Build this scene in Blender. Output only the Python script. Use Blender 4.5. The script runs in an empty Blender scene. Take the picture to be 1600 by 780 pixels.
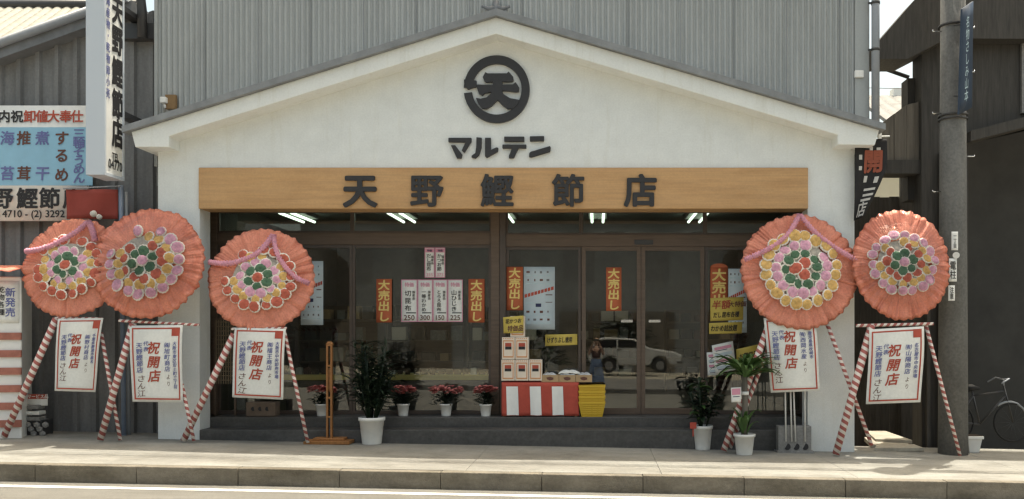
import bpy, bmesh, math, random
from mathutils import Vector, Matrix, noise
R = random.Random(7)
scene = bpy.context.scene
col = scene.collection

# ---------------------------------------------------------------- camera, sky, sun, exposure
D, F, CX, CY, EYE = 13.0, 1352.0, 932.0, 522.0, 1.70
cam_d = bpy.data.cameras.new('camera'); cam = bpy.data.objects.new('camera', cam_d); col.objects.link(cam)
cam.location = (0, -D, EYE); cam.rotation_euler = (math.radians(90), 0, 0)
cam_d.sensor_width = 36; cam_d.lens = 36 * F / 1600
cam_d.shift_x = -(CX - 800) / 1600; cam_d.shift_y = (CY - 390) / 1600
cam_d.clip_start = 0.02; cam_d.clip_end = 2000
scene.camera = cam
SUN_AZ, SUN_EL = math.radians(36), math.radians(78)
w = bpy.data.worlds.new('World'); scene.world = w; w.use_nodes = True
nt = w.node_tree; bg = nt.nodes['Background']
sky = nt.nodes.new('ShaderNodeTexSky'); sky.sky_type = 'NISHITA'; sky.sun_disc = False
sky.sun_elevation = SUN_EL; sky.sun_rotation = SUN_AZ
sky.air_density = 1.0; sky.dust_density = 6.0; sky.ozone_density = 0.6
tint = nt.nodes.new('ShaderNodeMix'); tint.data_type = 'RGBA'; tint.blend_type = 'MULTIPLY'; tint.inputs[0].default_value = 1
tint.inputs[7].default_value = (1.0, .945, .74, 1)          # hazy, slightly yellow sky
nt.links.new(sky.outputs[0], tint.inputs[6]); nt.links.new(tint.outputs[2], bg.inputs[0]); bg.inputs[1].default_value = 0.15
sl = bpy.data.lights.new('sun', 'SUN'); sl.energy = 3.0; sl.angle = math.radians(0.5); sl.color = (1, .93, .80)
so = bpy.data.objects.new('sun', sl); col.objects.link(so)
sd = Vector((math.sin(SUN_AZ) * math.cos(SUN_EL), math.cos(SUN_AZ) * math.cos(SUN_EL), math.sin(SUN_EL)))
so.rotation_euler = (-sd).to_track_quat('-Z', 'Y').to_euler(); so.location = (5, 10, 30)
vs = scene.view_settings
vs.view_transform = 'Standard'; vs.look = 'None'; vs.gamma = 1; vs.exposure = 1.25; vs.use_curve_mapping = False
scene.render.engine = 'CYCLES'
scene.cycles.filter_width = 1.4
scene.cycles.max_bounces = 8; scene.cycles.transparent_max_bounces = 16
scene.cycles.use_denoising = True

# ---------------------------------------------------------------- helpers
def W(px, py, y=0.0):
    d = y + D
    return Vector(((px - CX) * d / F, y, EYE + (CY - py) * d / F))
def PX(px, y=0.0): return (px - CX) * (y + D) / F
def PZ(py, y=0.0): return EYE + (CY - py) * (y + D) / F
SL = -0.0188
def zg(x): return SL * x

def mat(name, c, rough=.7, var=.0, scale=6, bump=0, bscale=40, metal=0, spec=.4, c2=None, stretch=None, detail=5, coat=0, transl=0):
    m = bpy.data.materials.new(name); m.use_nodes = True
    n = m.node_tree.nodes; l = m.node_tree.links; b = n['Principled BSDF']
    b.inputs['Roughness'].default_value = rough; b.inputs['Metallic'].default_value = metal
    b.inputs['Specular IOR Level'].default_value = spec; b.inputs['Coat Weight'].default_value = coat
    b.inputs['Coat Roughness'].default_value = .15
    b.inputs['Base Color'].default_value = (*c, 1)
    tc = n.new('ShaderNodeTexCoord'); mp = n.new('ShaderNodeMapping'); l.new(tc.outputs['Object'], mp.inputs[0])
    if stretch: mp.inputs['Scale'].default_value = stretch
    if var or c2:
        no = n.new('ShaderNodeTexNoise'); no.inputs['Scale'].default_value = scale; no.inputs['Detail'].default_value = detail
        no.inputs['Roughness'].default_value = .65
        l.new(mp.outputs[0], no.inputs['Vector'])
        r = n.new('ShaderNodeValToRGB'); l.new(no.outputs['Fac'], r.inputs[0])
        lo = c2 if c2 else tuple(v * (1 - var) for v in c); hi = c if c2 else tuple(min(1, v * (1 + var)) for v in c)
        r.color_ramp.elements[0].position = .3; r.color_ramp.elements[0].color = (*lo, 1)
        r.color_ramp.elements[1].position = .7; r.color_ramp.elements[1].color = (*hi, 1)
        l.new(r.outputs[0], b.inputs['Base Color'])
    if bump:
        nb = n.new('ShaderNodeTexNoise'); nb.inputs['Scale'].default_value = bscale; nb.inputs['Detail'].default_value = 4
        l.new(mp.outputs[0], nb.inputs['Vector'])
        bu = n.new('ShaderNodeBump'); bu.inputs['Strength'].default_value = bump; bu.inputs['Distance'].default_value = .02
        l.new(nb.outputs['Fac'], bu.inputs['Height']); l.new(bu.outputs[0], b.inputs['Normal'])
    if transl:
        tr = n.new('ShaderNodeBsdfTranslucent'); tr.inputs[0].default_value = (*c, 1)
        mx = n.new('ShaderNodeMixShader'); mx.inputs[0].default_value = transl
        l.new(b.outputs[0], mx.inputs[1]); l.new(tr.outputs[0], mx.inputs[2])
        l.new(mx.outputs[0], n['Material Output'].inputs[0])
    return m

def speckle(m, scale, amt, stain=None):
    n = m.node_tree.nodes; l = m.node_tree.links; b = n['Principled BSDF']; inp = b.inputs['Base Color']
    tc = n.new('ShaderNodeTexCoord')
    def mul(no_out, lo, hi, p0=.3, p1=.7):
        r = n.new('ShaderNodeValToRGB'); r.color_ramp.elements[0].position = p0; r.color_ramp.elements[1].position = p1
        r.color_ramp.elements[0].color = (*lo, 1); r.color_ramp.elements[1].color = (*hi, 1); l.new(no_out, r.inputs[0])
        mx = n.new('ShaderNodeMix'); mx.data_type = 'RGBA'; mx.blend_type = 'MULTIPLY'; mx.inputs[0].default_value = 1
        if inp.links: l.new(inp.links[0].from_socket, mx.inputs[6])
        else: mx.inputs[6].default_value = inp.default_value
        l.new(r.outputs[0], mx.inputs[7]); l.new(mx.outputs[2], inp)
    no = n.new('ShaderNodeTexNoise'); no.inputs['Scale'].default_value = scale; no.inputs['Detail'].default_value = 2
    l.new(tc.outputs['Object'], no.inputs['Vector']); mul(no.outputs['Fac'], (1-amt,)*3, (1+amt*.4,)*3)
    if stain:
        st, sc, colr, p0, p1 = stain
        mp = n.new('ShaderNodeMapping'); mp.inputs['Scale'].default_value = st; l.new(tc.outputs['Object'], mp.inputs[0])
        n2 = n.new('ShaderNodeTexNoise'); n2.inputs['Scale'].default_value = sc; n2.inputs['Detail'].default_value = 8; n2.inputs['Roughness'].default_value = .7
        l.new(mp.outputs[0], n2.inputs['Vector']); mul(n2.outputs['Fac'], colr, (1,1,1), p0, p1)
    return m

class MB:
    def __init__(s): s.bm = bmesh.new(); s.mi = 0; s.smooth = False
    def face(s, pts):
        f = s.bm.faces.new([s.bm.verts.new(p) for p in pts]); f.material_index = s.mi; f.smooth = s.smooth; return f
    def box(s, x0, x1, y0, y1, z0, z1):
        return s.hexa([(x0,y0,z0),(x1,y0,z0),(x1,y1,z0),(x0,y1,z0),(x0,y0,z1),(x1,y0,z1),(x1,y1,z1),(x0,y1,z1)])
    def hexa(s, p):
        v = [s.bm.verts.new(q) for q in p]
        for a in ((3,2,1,0),(4,5,6,7),(0,1,5,4),(1,2,6,5),(2,3,7,6),(3,0,4,7)):
            f = s.bm.faces.new([v[i] for i in a]); f.material_index = s.mi; f.smooth = False
        return s
    def prism(s, poly, y0, y1):           # poly of (x,z)
        a = [s.bm.verts.new((x, y0, z)) for x, z in poly]; b = [s.bm.verts.new((x, y1, z)) for x, z in poly]
        n = len(poly)
        fs = [s.bm.faces.new(a), s.bm.faces.new(b[::-1])] + [s.bm.faces.new((a[i], b[i], b[(i+1)%n], a[(i+1)%n])) for i in range(n)]
        for f in fs: f.material_index = s.mi
        return s
    def xprism(s, poly, x0, x1):          # poly of (y,z)
        a = [s.bm.verts.new((x0, y, z)) for y, z in poly]; b = [s.bm.verts.new((x1, y, z)) for y, z in poly]
        n = len(poly)
        fs = [s.bm.faces.new(a), s.bm.faces.new(b[::-1])] + [s.bm.faces.new((a[i], b[i], b[(i+1)%n], a[(i+1)%n])) for i in range(n)]
        for f in fs: f.material_index = s.mi
        return s
    def tube(s, pts, rad, n=10, caps=True, smooth=True):
        pts = [Vector(p) for p in pts]; rs = rad if isinstance(rad, (list, tuple)) else [rad]*len(pts)
        rings = []; up = None
        for i, p in enumerate(pts):
            t = (pts[min(i+1, len(pts)-1)] - pts[max(i-1, 0)]).normalized()
            if up is None:
                up = t.orthogonal().normalized()
            up = (up - t * up.dot(t)).normalized(); sd_ = t.cross(up)
            rings.append([s.bm.verts.new(p + (up*math.cos(2*math.pi*k/n) + sd_*math.sin(2*math.pi*k/n))*rs[i]) for k in range(n)])
        for a, b in zip(rings, rings[1:]):
            for k in range(n):
                f = s.bm.faces.new((a[k], a[(k+1)%n], b[(k+1)%n], b[k])); f.smooth = smooth; f.material_index = s.mi
        if caps:
            for rr in (rings[0][::-1], rings[-1]):
                f = s.bm.faces.new(rr); f.material_index = s.mi
        return s
    def lathe(s, c, prof, n=20, smooth=True):     # prof of (r,z)
        c = Vector(c); rings = []
        for r, z in prof:
            rings.append([s.bm.verts.new(c + Vector((r*math.cos(2*math.pi*k/n), r*math.sin(2*math.pi*k/n), z))) for k in range(n)])
        for a, b in zip(rings, rings[1:]):
            for k in range(n):
                f = s.bm.faces.new((a[k], a[(k+1)%n], b[(k+1)%n], b[k])); f.smooth = smooth; f.material_index = s.mi
        for rr in (rings[0][::-1], rings[-1]):
            f = s.bm.faces.new(rr); f.material_index = s.mi
        return s
    def grid(s, f, nu, nv, smooth=True, thick=None):
        def sheet(off, flip):
            g = [[s.bm.verts.new(f(i/nu, j/nv) + off) for j in range(nv+1)] for i in range(nu+1)]
            for i in range(nu):
                for j in range(nv):
                    q = (g[i][j], g[i][j+1], g[i+1][j+1], g[i+1][j])
                    fc = s.bm.faces.new(q if not flip else q[::-1]); fc.smooth = smooth; fc.material_index = s.mi
            return g
        g = sheet(Vector((0,0,0)), False)
        if thick is not None:
            h = sheet(thick, True)
            ed = [(i,0) for i in range(nu)] + [(nu,j) for j in range(nv)] + [(nu-i,nv) for i in range(nu)] + [(0,nv-j) for j in range(nv)]
            for k in range(len(ed)):
                a = ed[k]; b = ed[(k+1) % len(ed)]
                fc = s.bm.faces.new((g[a[0]][a[1]], g[b[0]][b[1]], h[b[0]][b[1]], h[a[0]][a[1]])); fc.material_index = s.mi
        return s

def wloc(o):
    v = Vector((0,0,0))
    while o: v += o.location; o = o.parent
    return v
def obj(name, mb, m, parent=None, local=False, origin=None, bevel=0, fixn=True):
    bm = mb.bm
    if fixn: bmesh.ops.recalc_face_normals(bm, faces=bm.faces)
    off = Vector((0,0,0))
    if parent and not local: off = wloc(parent)
    elif not parent and not local:
        if origin is None:
            xs = [v.co for v in bm.verts]
            off = Vector(((min(v.x for v in xs)+max(v.x for v in xs))/2, (min(v.y for v in xs)+max(v.y for v in xs))/2, min(v.z for v in xs)))
        else: off = Vector(origin)
    for v in bm.verts: v.co -= off
    me = bpy.data.meshes.new(name); bm.to_mesh(me); bm.free()
    for mm in (m if isinstance(m, (list, tuple)) else [m]): me.materials.append(mm)
    o = bpy.data.objects.new(name, me); col.objects.link(o)
    if parent: o.parent = parent
    elif not local: o.location = off
    if bevel:
        bv = o.modifiers.new('b', 'BEVEL'); bv.width = bevel; bv.segments = 2; bv.limit_method = 'ANGLE'; bv.angle_limit = .6
    return o
def tag(o, label, cat, group=None):
    o['label'] = label; o['category'] = cat
    if group: o['group'] = group
    return o
def thing(name, label, cat, loc, group=None):
    o = bpy.data.objects.new(name, None); col.objects.link(o); o.location = loc; o.empty_display_size = .2
    return tag(o, label, cat, group)
def struct(o): o['kind'] = 'structure'; return o

# glyphs (built-in font, which falls back to its CJK set)
_G = {}
def glyph(s, bold=0.0, ext=0.0):
    k = (s, bold, ext)
    if k not in _G:
        c = bpy.data.curves.new('t', 'FONT'); c.body = s; c.resolution_u = 3; c.offset = bold; c.extrude = ext
        o = bpy.data.objects.new('t', c); col.objects.link(o)
        dg = bpy.context.evaluated_depsgraph_get(); ev = o.evaluated_get(dg); me = ev.to_mesh()
        vs_ = [v.co.copy() for v in me.vertices]; fs = [tuple(p.vertices) for p in me.polygons]
        ev.to_mesh_clear(); bpy.data.objects.remove(o); bpy.data.curves.remove(c)
        if len(s) == 1 and ord(s) > 0x2000: ox, oy = .5, .38
        else:
            xs = [v.x for v in vs_]; ys = [v.y for v in vs_]
            ox, oy = (min(xs)+max(xs))/2, (min(ys)+max(ys))/2
        _G[k] = ([Vector((v.x-ox, v.y-oy, v.z)) for v in vs_], fs)
    return _G[k]
DEP = [0]
def put_glyph(mb, s, fn, bold=0, ext=0):          # fn(gx,gy,gz) -> world point; bold letters are a fan of shifted copies, which also rounds their ends
    vs_, fs = glyph(s, 0, ext)
    shifts = [(0, 0)] if bold < .004 else [(bold*math.cos(k*math.pi/4+.2), bold*math.sin(k*math.pi/4+.2)) for k in range(8)] + [(0, 0)]
    for si, (dx, dy) in enumerate(shifts):
        dz = si*.00035/max(.02, 1 if not ext else 1)
        vv = [mb.bm.verts.new(fn(v.x+dx, v.y+dy, (v.z+si*.004) if ext else dz)) for v in vs_]
        for f in fs:
            try:
                fc = mb.bm.faces.new([vv[i] for i in f]); fc.material_index = mb.mi
            except ValueError: pass

class Paper:
    """flat sheet with print on it; q = TL,TR,BR,BL world points"""
    def __init__(s, name, q, m, thick=.004, bow=0, parent=None, nv=8, bowx=0):
        s.q = [Vector(p) for p in q]; s.name = name
        s.n = (s.q[1]-s.q[0]).cross(s.q[0]-s.q[3]).normalized()
        s.Wd = (s.q[1]-s.q[0]).length; s.Ht = (s.q[3]-s.q[0]).length; s.bow = bow; s.bowx = bowx
        mb = MB(); mb.grid(lambda u, v: s.P(u, v), 8 if bowx else 2, nv, thick=-s.n*thick)
        s.root = obj(name, mb, m, parent); s.parts = {}
    def P(s, u, v, h=0):
        a = s.q[0].lerp(s.q[1], u); b = s.q[3].lerp(s.q[2], u)
        return a.lerp(b, v) + s.n*(h + s.bow*math.sin(v*math.pi*1.3+.4)*(.6+.4*u) + s.bowx*(2*u-1)**2)
    def mb(s, m, part='lettering'):
        k = (m.name, part)
        if k not in s.parts: s.parts[k] = (MB(), m, part)
        return s.parts[k][0]
    def rect(s, u0, v0, u1, v1, m, part='print', h=.002):
        b = s.mb(m, part); n = 6 if (s.bow or s.bowx) else 1
        for i in range(n):
            for j in range(n):
                a0, a1 = u0+(u1-u0)*i/n, u0+(u1-u0)*(i+1)/n; c0, c1 = v0+(v1-v0)*j/n, v0+(v1-v0)*(j+1)/n
                b.face([s.P(a0, c1, h), s.P(a1, c1, h), s.P(a1, c0, h), s.P(a0, c0, h)])
    def frame(s, i, t, m, part='border'):
        a, b = i/s.Wd, i/s.Ht; ta, tb = t/s.Wd, t/s.Ht
        s.rect(a, b, 1-a, b+tb, m, part); s.rect(a, 1-b-tb, 1-a, 1-b, m, part)
        s.rect(a, b+tb, a+ta, 1-b-tb, m, part); s.rect(1-a-ta, b+tb, 1-a, 1-b-tb, m, part)
    def text(s, t, u, v, size, m, vert=False, bold=.0, xs=1, sp=1.0, h=.004, skew=0, part='lettering', jit=0):
        b = s.mb(m, part)
        items = []
        if vert:
            for i, ch in enumerate(t): items.append((ch, u, v + (i+.5)*size*sp/s.Ht))
        elif all(ord(c) > 0x2000 for c in t):
            for i, ch in enumerate(t): items.append((ch, u + (i+.5)*size*xs*sp/s.Wd, v))
        else: items = [(t, u, v)]
        for ch, cu, cv in items:
            if ch == ' ': continue
            a = R.uniform(-jit, jit); du = R.uniform(-jit, jit)*size*.3/s.Wd
            ca, sa = math.cos(a), math.sin(a)
            put_glyph(b, ch, lambda x, y, z: s.P(cu+du+((x*ca-y*sa)+skew*y)*size*xs/s.Wd, cv-(x*sa+y*ca)*size/s.Ht, h+z), bold)
    def done(s):
        for b, m, part in s.parts.values(): obj(part, b, m, s.root, fixn=False)
        return s.root
def wq(x0, y0, x1, y1, y): return [W(x0,y0,y), W(x1,y0,y), W(x1,y1,y), W(x0,y1,y)]

# ---------------------------------------------------------------- materials
M = {}
M['plaster'] = mat('white_plaster', (.78,.80,.785), .85, .05, 3, .25, 90)
M['plaster2'] = mat('bargeboard_plaster', (.81,.825,.80), .8, .04, 2, .12, 60)
M['steel'] = mat('corrugated_grey_steel', (.40,.415,.41), .5, .09, 2.2, .1, 30, .25, c2=None, stretch=(1.5,1,.35))
M['steel_dk'] = mat('dark_grey_flashing', (.17,.18,.195), .5, .2, 4, .1, 30)
M['shed'] = mat('shed_dark_cladding', (.19,.19,.19), .6, .25, 2, .1, 20, stretch=(2,1,.3))
M['wood'] = mat('honey_wood_board', (.62,.37,.17), .55, 0, 3, .08, 30, c2=(.51,.31,.15), stretch=(.35,4,14), detail=8)
M['letter'] = mat('charcoal_letter', (.035,.034,.036), .5, .1, 20)
M['frame'] = mat('bronze_aluminium', (.085,.064,.052), .4, .15, 5, spec=.5)
M['frame2'] = mat('brown_wood_rail', (.12,.085,.062), .5, .2, 5, stretch=(.5,1,6))
M['tile'] = mat('dark_step_tile', (.085,.083,.080), .5, .2, 3, .05, 60)
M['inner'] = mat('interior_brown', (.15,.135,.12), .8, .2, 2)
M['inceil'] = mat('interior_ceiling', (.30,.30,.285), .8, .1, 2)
M['white'] = mat('white_paint', (.80,.80,.77), .5, .04, 8)
M['paper'] = mat('white_paper', (.80,.80,.76), .7, .04, 4)
M['paper_bl'] = mat('pale_blue_paper', (.50,.58,.62), .6, .06, 6)
M['red'] = mat('red_ink', (.42,.075,.045), .6, .1, 12)
M['redbox'] = mat('red_cloth', (.44,.075,.05), .8, .1, 10, .2, 120)
M['strip'] = mat('faded_red_strip', (.38,.15,.11), .7, .2, 9)
M['blue'] = mat('blue_violet_ink', (.15,.17,.38), .6)
M['navy'] = mat('navy_ink', (.03,.035,.09), .6)
M['black'] = mat('black_ink', (.025,.024,.026), .6)
M['brown'] = mat('brown_ink', (.13,.055,.04), .6)
M['pink'] = mat('pink_print', (.68,.30,.40), .6)
M['orange'] = mat('orange_red_poster', (.46,.115,.045), .6, .08, 6)
M['yellow'] = mat('yellow_card', (.60,.46,.10), .6, .08, 6)
M['yelltxt'] = mat('yellow_brush_ink', (.74,.56,.19), .6, .1, 20)
M['billblue'] = mat('billboard_sky_blue', (.27,.50,.66), .5, .06, 4)
M['crepe'] = mat('orange_crepe_paper', (.95,.36,.25), .75, .16, 7, .7, 45, c2=None, transl=.22)
M['crepe2'] = mat('orange_wrapped_crepe', (.94,.32,.21), .55, .18, 5, .6, 30, coat=.5, transl=.22)
M['garland'] = mat('pink_crepe_garland', (.78,.36,.46), .8, .2, 40, .6, 80)
M['fl_white'] = mat('flower_white_edge', (.78,.74,.66), .8, .05, 30)
M['fl_back'] = mat('flower_backing_paper', (.46,.42,.36), .9, .35, 14)
M['fl_red'] = mat('flower_red', (.52,.13,.085), .85, .15, 40)
M['fl_green'] = mat('flower_green', (.085,.17,.10), .85, .2, 40)
M['fl_pink'] = mat('flower_pink', (.72,.38,.50), .85, .15, 40)
M['fl_yellow'] = mat('flower_yellow', (.68,.43,.15), .85, .15, 40)
M['pot'] = mat('white_plastic_pot', (.76,.75,.71), .45, .06, 6)
M['soil'] = mat('potting_soil', (.04,.03,.02), .9)
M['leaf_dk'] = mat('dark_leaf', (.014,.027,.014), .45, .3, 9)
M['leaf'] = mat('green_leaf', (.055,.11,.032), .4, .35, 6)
M['azalea'] = mat('azalea_petal', (.52,.17,.155), .7, .2, 20)
M['stand'] = mat('orange_varnished_wood', (.28,.125,.04), .45, .2, 6, stretch=(6,6,.6))
M['card'] = mat('cardboard', (.42,.29,.16), .8, .1, 8)
M['boxw'] = mat('pale_box_card', (.76,.66,.55), .6, .05, 8)
M['basket'] = mat('yellow_plastic', (.62,.41,.035), .4)
M['plast'] = mat('clear_plastic_packet', (.55,.56,.56), .25, .3, 14)
M['concrete'] = mat('grey_concrete', (.26,.255,.245), .9, .15, 5, .3, 60)
M['pole'] = mat('utility_pole_concrete', (.16,.158,.15), .85, .22, 3, .2, 50, stretch=(1,1,.4))
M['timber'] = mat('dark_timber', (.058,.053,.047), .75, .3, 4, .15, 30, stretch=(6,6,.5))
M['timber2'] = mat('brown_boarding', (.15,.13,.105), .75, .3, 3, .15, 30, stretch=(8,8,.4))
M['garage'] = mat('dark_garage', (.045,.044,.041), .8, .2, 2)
M['roofcream'] = mat('cream_roof_tile', (.26,.25,.21), .7, .15, 4)
M['pipe'] = mat('grey_pvc_pipe', (.30,.32,.35), .45, .08, 5)
M['bluepipe'] = mat('blue_grey_steel_pipe', (.20,.25,.34), .45, .1, 5)
M['metal'] = mat('bright_metal', (.7,.7,.7), .25, metal=1)
M['darkmetal'] = mat('dark_metal', (.05,.05,.052), .4, .1, 8)
M['flag'] = mat('black_flag_cloth', (.022,.021,.022), .85, .2, 6)
M['flagred'] = mat('flag_red_print', (.30,.085,.05), .8)
M['flagwhite'] = mat('flag_white_print', (.55,.53,.50), .8)
M['signblue'] = mat('pole_sign_blue', (.028,.045,.075), .5, .1, 6)
M['signtxt'] = mat('pale_blue_lettering', (.45,.58,.62), .5)
M['asphalt'] = mat('sunny_asphalt', (.15,.145,.13), .95, .12, 1.3, .4, 120)
M['paint'] = mat('road_paint', (.78,.77,.72), .8, .1, 9)
M['far'] = mat('far_house_wall', (.62,.58,.47), .9, .1, 1)
M['oppwall'] = mat('opposite_wall', (.25,.26,.26), .8, .12, .6)
M['carpaint'] = mat('white_car_paint', (.48,.475,.45), .3, .02, 2, coat=.6)
M['rubber'] = mat('black_rubber', (.02,.02,.02), .8)
M['skin'] = mat('skin', (.50,.32,.23), .6); M['hair'] = mat('dark_hair', (.02,.015,.012), .5)
M['skirt'] = mat('blue_skirt', (.12,.17,.27), .85, .1, 10); M['blouse'] = mat('dark_blouse', (.09,.06,.06), .8)

speckle(M['plaster'], 38, .045, ((5,5,.5), 1.0, (.93,.92,.89), .28, .46))
speckle(M['plaster2'], 38, .04, ((6,6,.8), 1.2, (.91,.90,.87), .28, .46))
speckle(M['steel'], 30, .05); speckle(M['wood'], 34, .06, ((.5,1,3), 1.5, (.84,.80,.74), .3, .55)); speckle(M['shed'], 30, .12)
speckle(M['crepe'], 42, .15, ((1,1,1), 3.0, (.88,.80,.74), .32, .55)); speckle(M['crepe2'], 42, .15, ((1,1,1), 3.0, (.86,.76,.70), .32, .55))
speckle(M['garland'], 60, .25); speckle(M['paper'], 26, .06)
speckle(M['concrete'], 30, .2); speckle(M['pole'], 26, .2); speckle(M['tile'], 26, .22, ((.6,1,2), 2, (.72,.72,.72), .35, .6))
for k_ in ('fl_red','fl_green','fl_pink','fl_yellow'): speckle(M[k_], 2.2, .25)
def glassmat(name, ior=1.76, tint=(.93,.95,.93)):
    m = bpy.data.materials.new(name); m.use_nodes = True; n = m.node_tree.nodes; l = m.node_tree.links
    n.remove(n['Principled BSDF'])
    t = n.new('ShaderNodeBsdfTransparent'); t.inputs[0].default_value = (*tint, 1)
    g = n.new('ShaderNodeBsdfGlossy'); g.inputs['Roughness'].default_value = .006
    fr = n.new('ShaderNodeFresnel'); fr.inputs['IOR'].default_value = ior
    nz = n.new('ShaderNodeTexNoise'); nz.inputs['Scale'].default_value = .7
    tc = n.new('ShaderNodeTexCoord'); l.new(tc.outputs['Object'], nz.inputs['Vector'])
    bu = n.new('ShaderNodeBump'); bu.inputs['Strength'].default_value = .02; bu.inputs['Distance'].default_value = .05
    l.new(nz.outputs['Fac'], bu.inputs['Height']); l.new(bu.outputs[0], g.inputs['Normal'])
    mx = n.new('ShaderNodeMixShader'); l.new(fr.outputs[0], mx.inputs[0]); l.new(t.outputs[0], mx.inputs[1]); l.new(g.outputs[0], mx.inputs[2])
    l.new(mx.outputs[0], n['Material Output'].inputs[0]); return m
M['glass'] = glassmat('shop_glass')
M['film'] = glassmat('clear_film', 1.18, (.97,.97,.97))
def emat(name, c, s):
    m = bpy.data.materials.new(name); m.use_nodes = True; b = m.node_tree.nodes['Principled BSDF']
    b.inputs['Base Color'].default_value = (.8,.8,.8,1); b.inputs['Emission Color'].default_value = (*c, 1); b.inputs['Emission Strength'].default_value = s
    return m
M['fill_tube'] = emat('added_fill_glow', (1,1,.9), 2.4)  # glow of the added lamp row that lifts the shop interior
M['tubelight'] = emat('fluorescent_glow', (.80,1,.78), 1.1)

def stripes(name, ca, cb, k, axis_twist=True):
    m = mat(name, ca, .65); n = m.node_tree.nodes; l = m.node_tree.links
    tc = n.new('ShaderNodeTexCoord'); sx = n.new('ShaderNodeSeparateXYZ'); l.new(tc.outputs['Object'], sx.inputs[0])
    at = n.new('ShaderNodeMath'); at.operation = 'ARCTAN2'; l.new(sx.outputs[1], at.inputs[0]); l.new(sx.outputs[0], at.inputs[1])
    dv = n.new('ShaderNodeMath'); dv.operation = 'DIVIDE'; l.new(at.outputs[0], dv.inputs[0]); dv.inputs[1].default_value = 2*math.pi
    mu = n.new('ShaderNodeMath'); mu.operation = 'MULTIPLY_ADD'; l.new(sx.outputs[2], mu.inputs[0]); mu.inputs[1].default_value = k; l.new(dv.outputs[0], mu.inputs[2])
    fr = n.new('ShaderNodeMath'); fr.operation = 'FRACT'; l.new(mu.outputs[0], fr.inputs[0])
    gt = n.new('ShaderNodeMath'); gt.operation = 'GREATER_THAN'; l.new(fr.outputs[0], gt.inputs[0]); gt.inputs[1].default_value = .52
    mx = n.new('ShaderNodeMix'); mx.data_type = 'RGBA'; l.new(gt.outputs[0], mx.inputs[0])
    mx.inputs[6].default_value = (*ca, 1); mx.inputs[7].default_value = (*cb, 1)
    l.new(mx.outputs[2], n['Principled BSDF'].inputs['Base Color']); return m
M['stripe'] = stripes('red_white_spiral_paper', (.38,.115,.10), (.74,.68,.62), 10.5)

def pavement_mat():
    m = mat('sidewalk_concrete', (.305,.302,.275), .92, 0, 2.2, .25, 90, c2=(.24,.237,.215), detail=9)
    n = m.node_tree.nodes; l = m.node_tree.links; b = n['Principled BSDF']
    src = b.inputs['Base Color'].links[0].from_socket
    tc = n.new('ShaderNodeTexCoord'); no = n.new('ShaderNodeTexNoise'); no.inputs['Scale'].default_value = .55; no.inputs['Detail'].default_value = 6
    mp = n.new('ShaderNodeMapping'); mp.inputs['Scale'].default_value = (.6,2.2,1); l.new(tc.outputs['Object'], mp.inputs[0]); l.new(mp.outputs[0], no.inputs['Vector'])
    r = n.new('ShaderNodeValToRGB'); r.color_ramp.elements[0].position = .35; r.color_ramp.elements[0].color = (.72,.70,.68,1)
    r.color_ramp.elements[1].position = .62; r.color_ramp.elements[1].color = (1,1,1,1); l.new(no.outputs['Fac'], r.inputs[0])
    mx = n.new('ShaderNodeMix'); mx.data_type = 'RGBA'; mx.blend_type = 'MULTIPLY'; mx.inputs[0].default_value = 1
    l.new(src, mx.inputs[6]); l.new(r.outputs[0], mx.inputs[7]); l.new(mx.outputs[2], b.inputs['Base Color']); return m
M['pave'] = pavement_mat()
M['kerb'] = mat('kerb_stone', (.19,.17,.135), .9, .25, 2.5, .4, 60, detail=8)

speckle(M['pave'], 28, .10, ((1,1.6,1), 1.6, (.76,.75,.73), .30, .50)); speckle(M['kerb'], 30, .12, ((.7,1,2.2), 1.4, (.62,.60,.55), .34, .58))
speckle(M['asphalt'], 45, .10, ((.3,2,1), 1.6, (.78,.77,.74), .32, .55))
# ---------------------------------------------------------------- ground, road, pavement, kerb
KY = -2.58
def slab(name, x0, x1, y0, y1, dz0, dz1, m, nx=1, bevel=0):
    mb = MB()
    mb.hexa([(x0,y0,zg(x0)+dz0),(x1,y0,zg(x1)+dz0),(x1,y1,zg(x1)+dz0),(x0,y1,zg(x0)+dz0),
             (x0,y0,zg(x0)+dz1),(x1,y0,zg(x1)+dz1),(x1,y1,zg(x1)+dz1),(x0,y1,zg(x0)+dz1)])
    return struct(obj(name, mb, m, origin=(0,0,0), bevel=bevel))
mb = MB(); mb.face([(x, y, zg(x) - .3) for x, y in ((-300,-300),(300,-300),(300,300),(-300,300))])
struct(obj('ground', mb, mat('bare_ground', (.26,.24,.19), .95, .15, .3), origin=(0,0,0)))
slab('road', -80, 80, -13.2, KY, -.28, -.207, M['asphalt'])
mb = MB(); N_ = 40
for i in range(N_):
    x0, x1 = -30 + 60*i/N_, -30 + 60*(i+1)/N_
    mb.face([(x0, -2.95, zg(x0)-.203), (x1, -2.95, zg(x1)-.203), (x1, -2.83, zg(x1)-.203), (x0, -2.83, zg(x0)-.203)])
struct(obj('road_edge_line', mb, M['paint'], origin=(0,0,0)))
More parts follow.
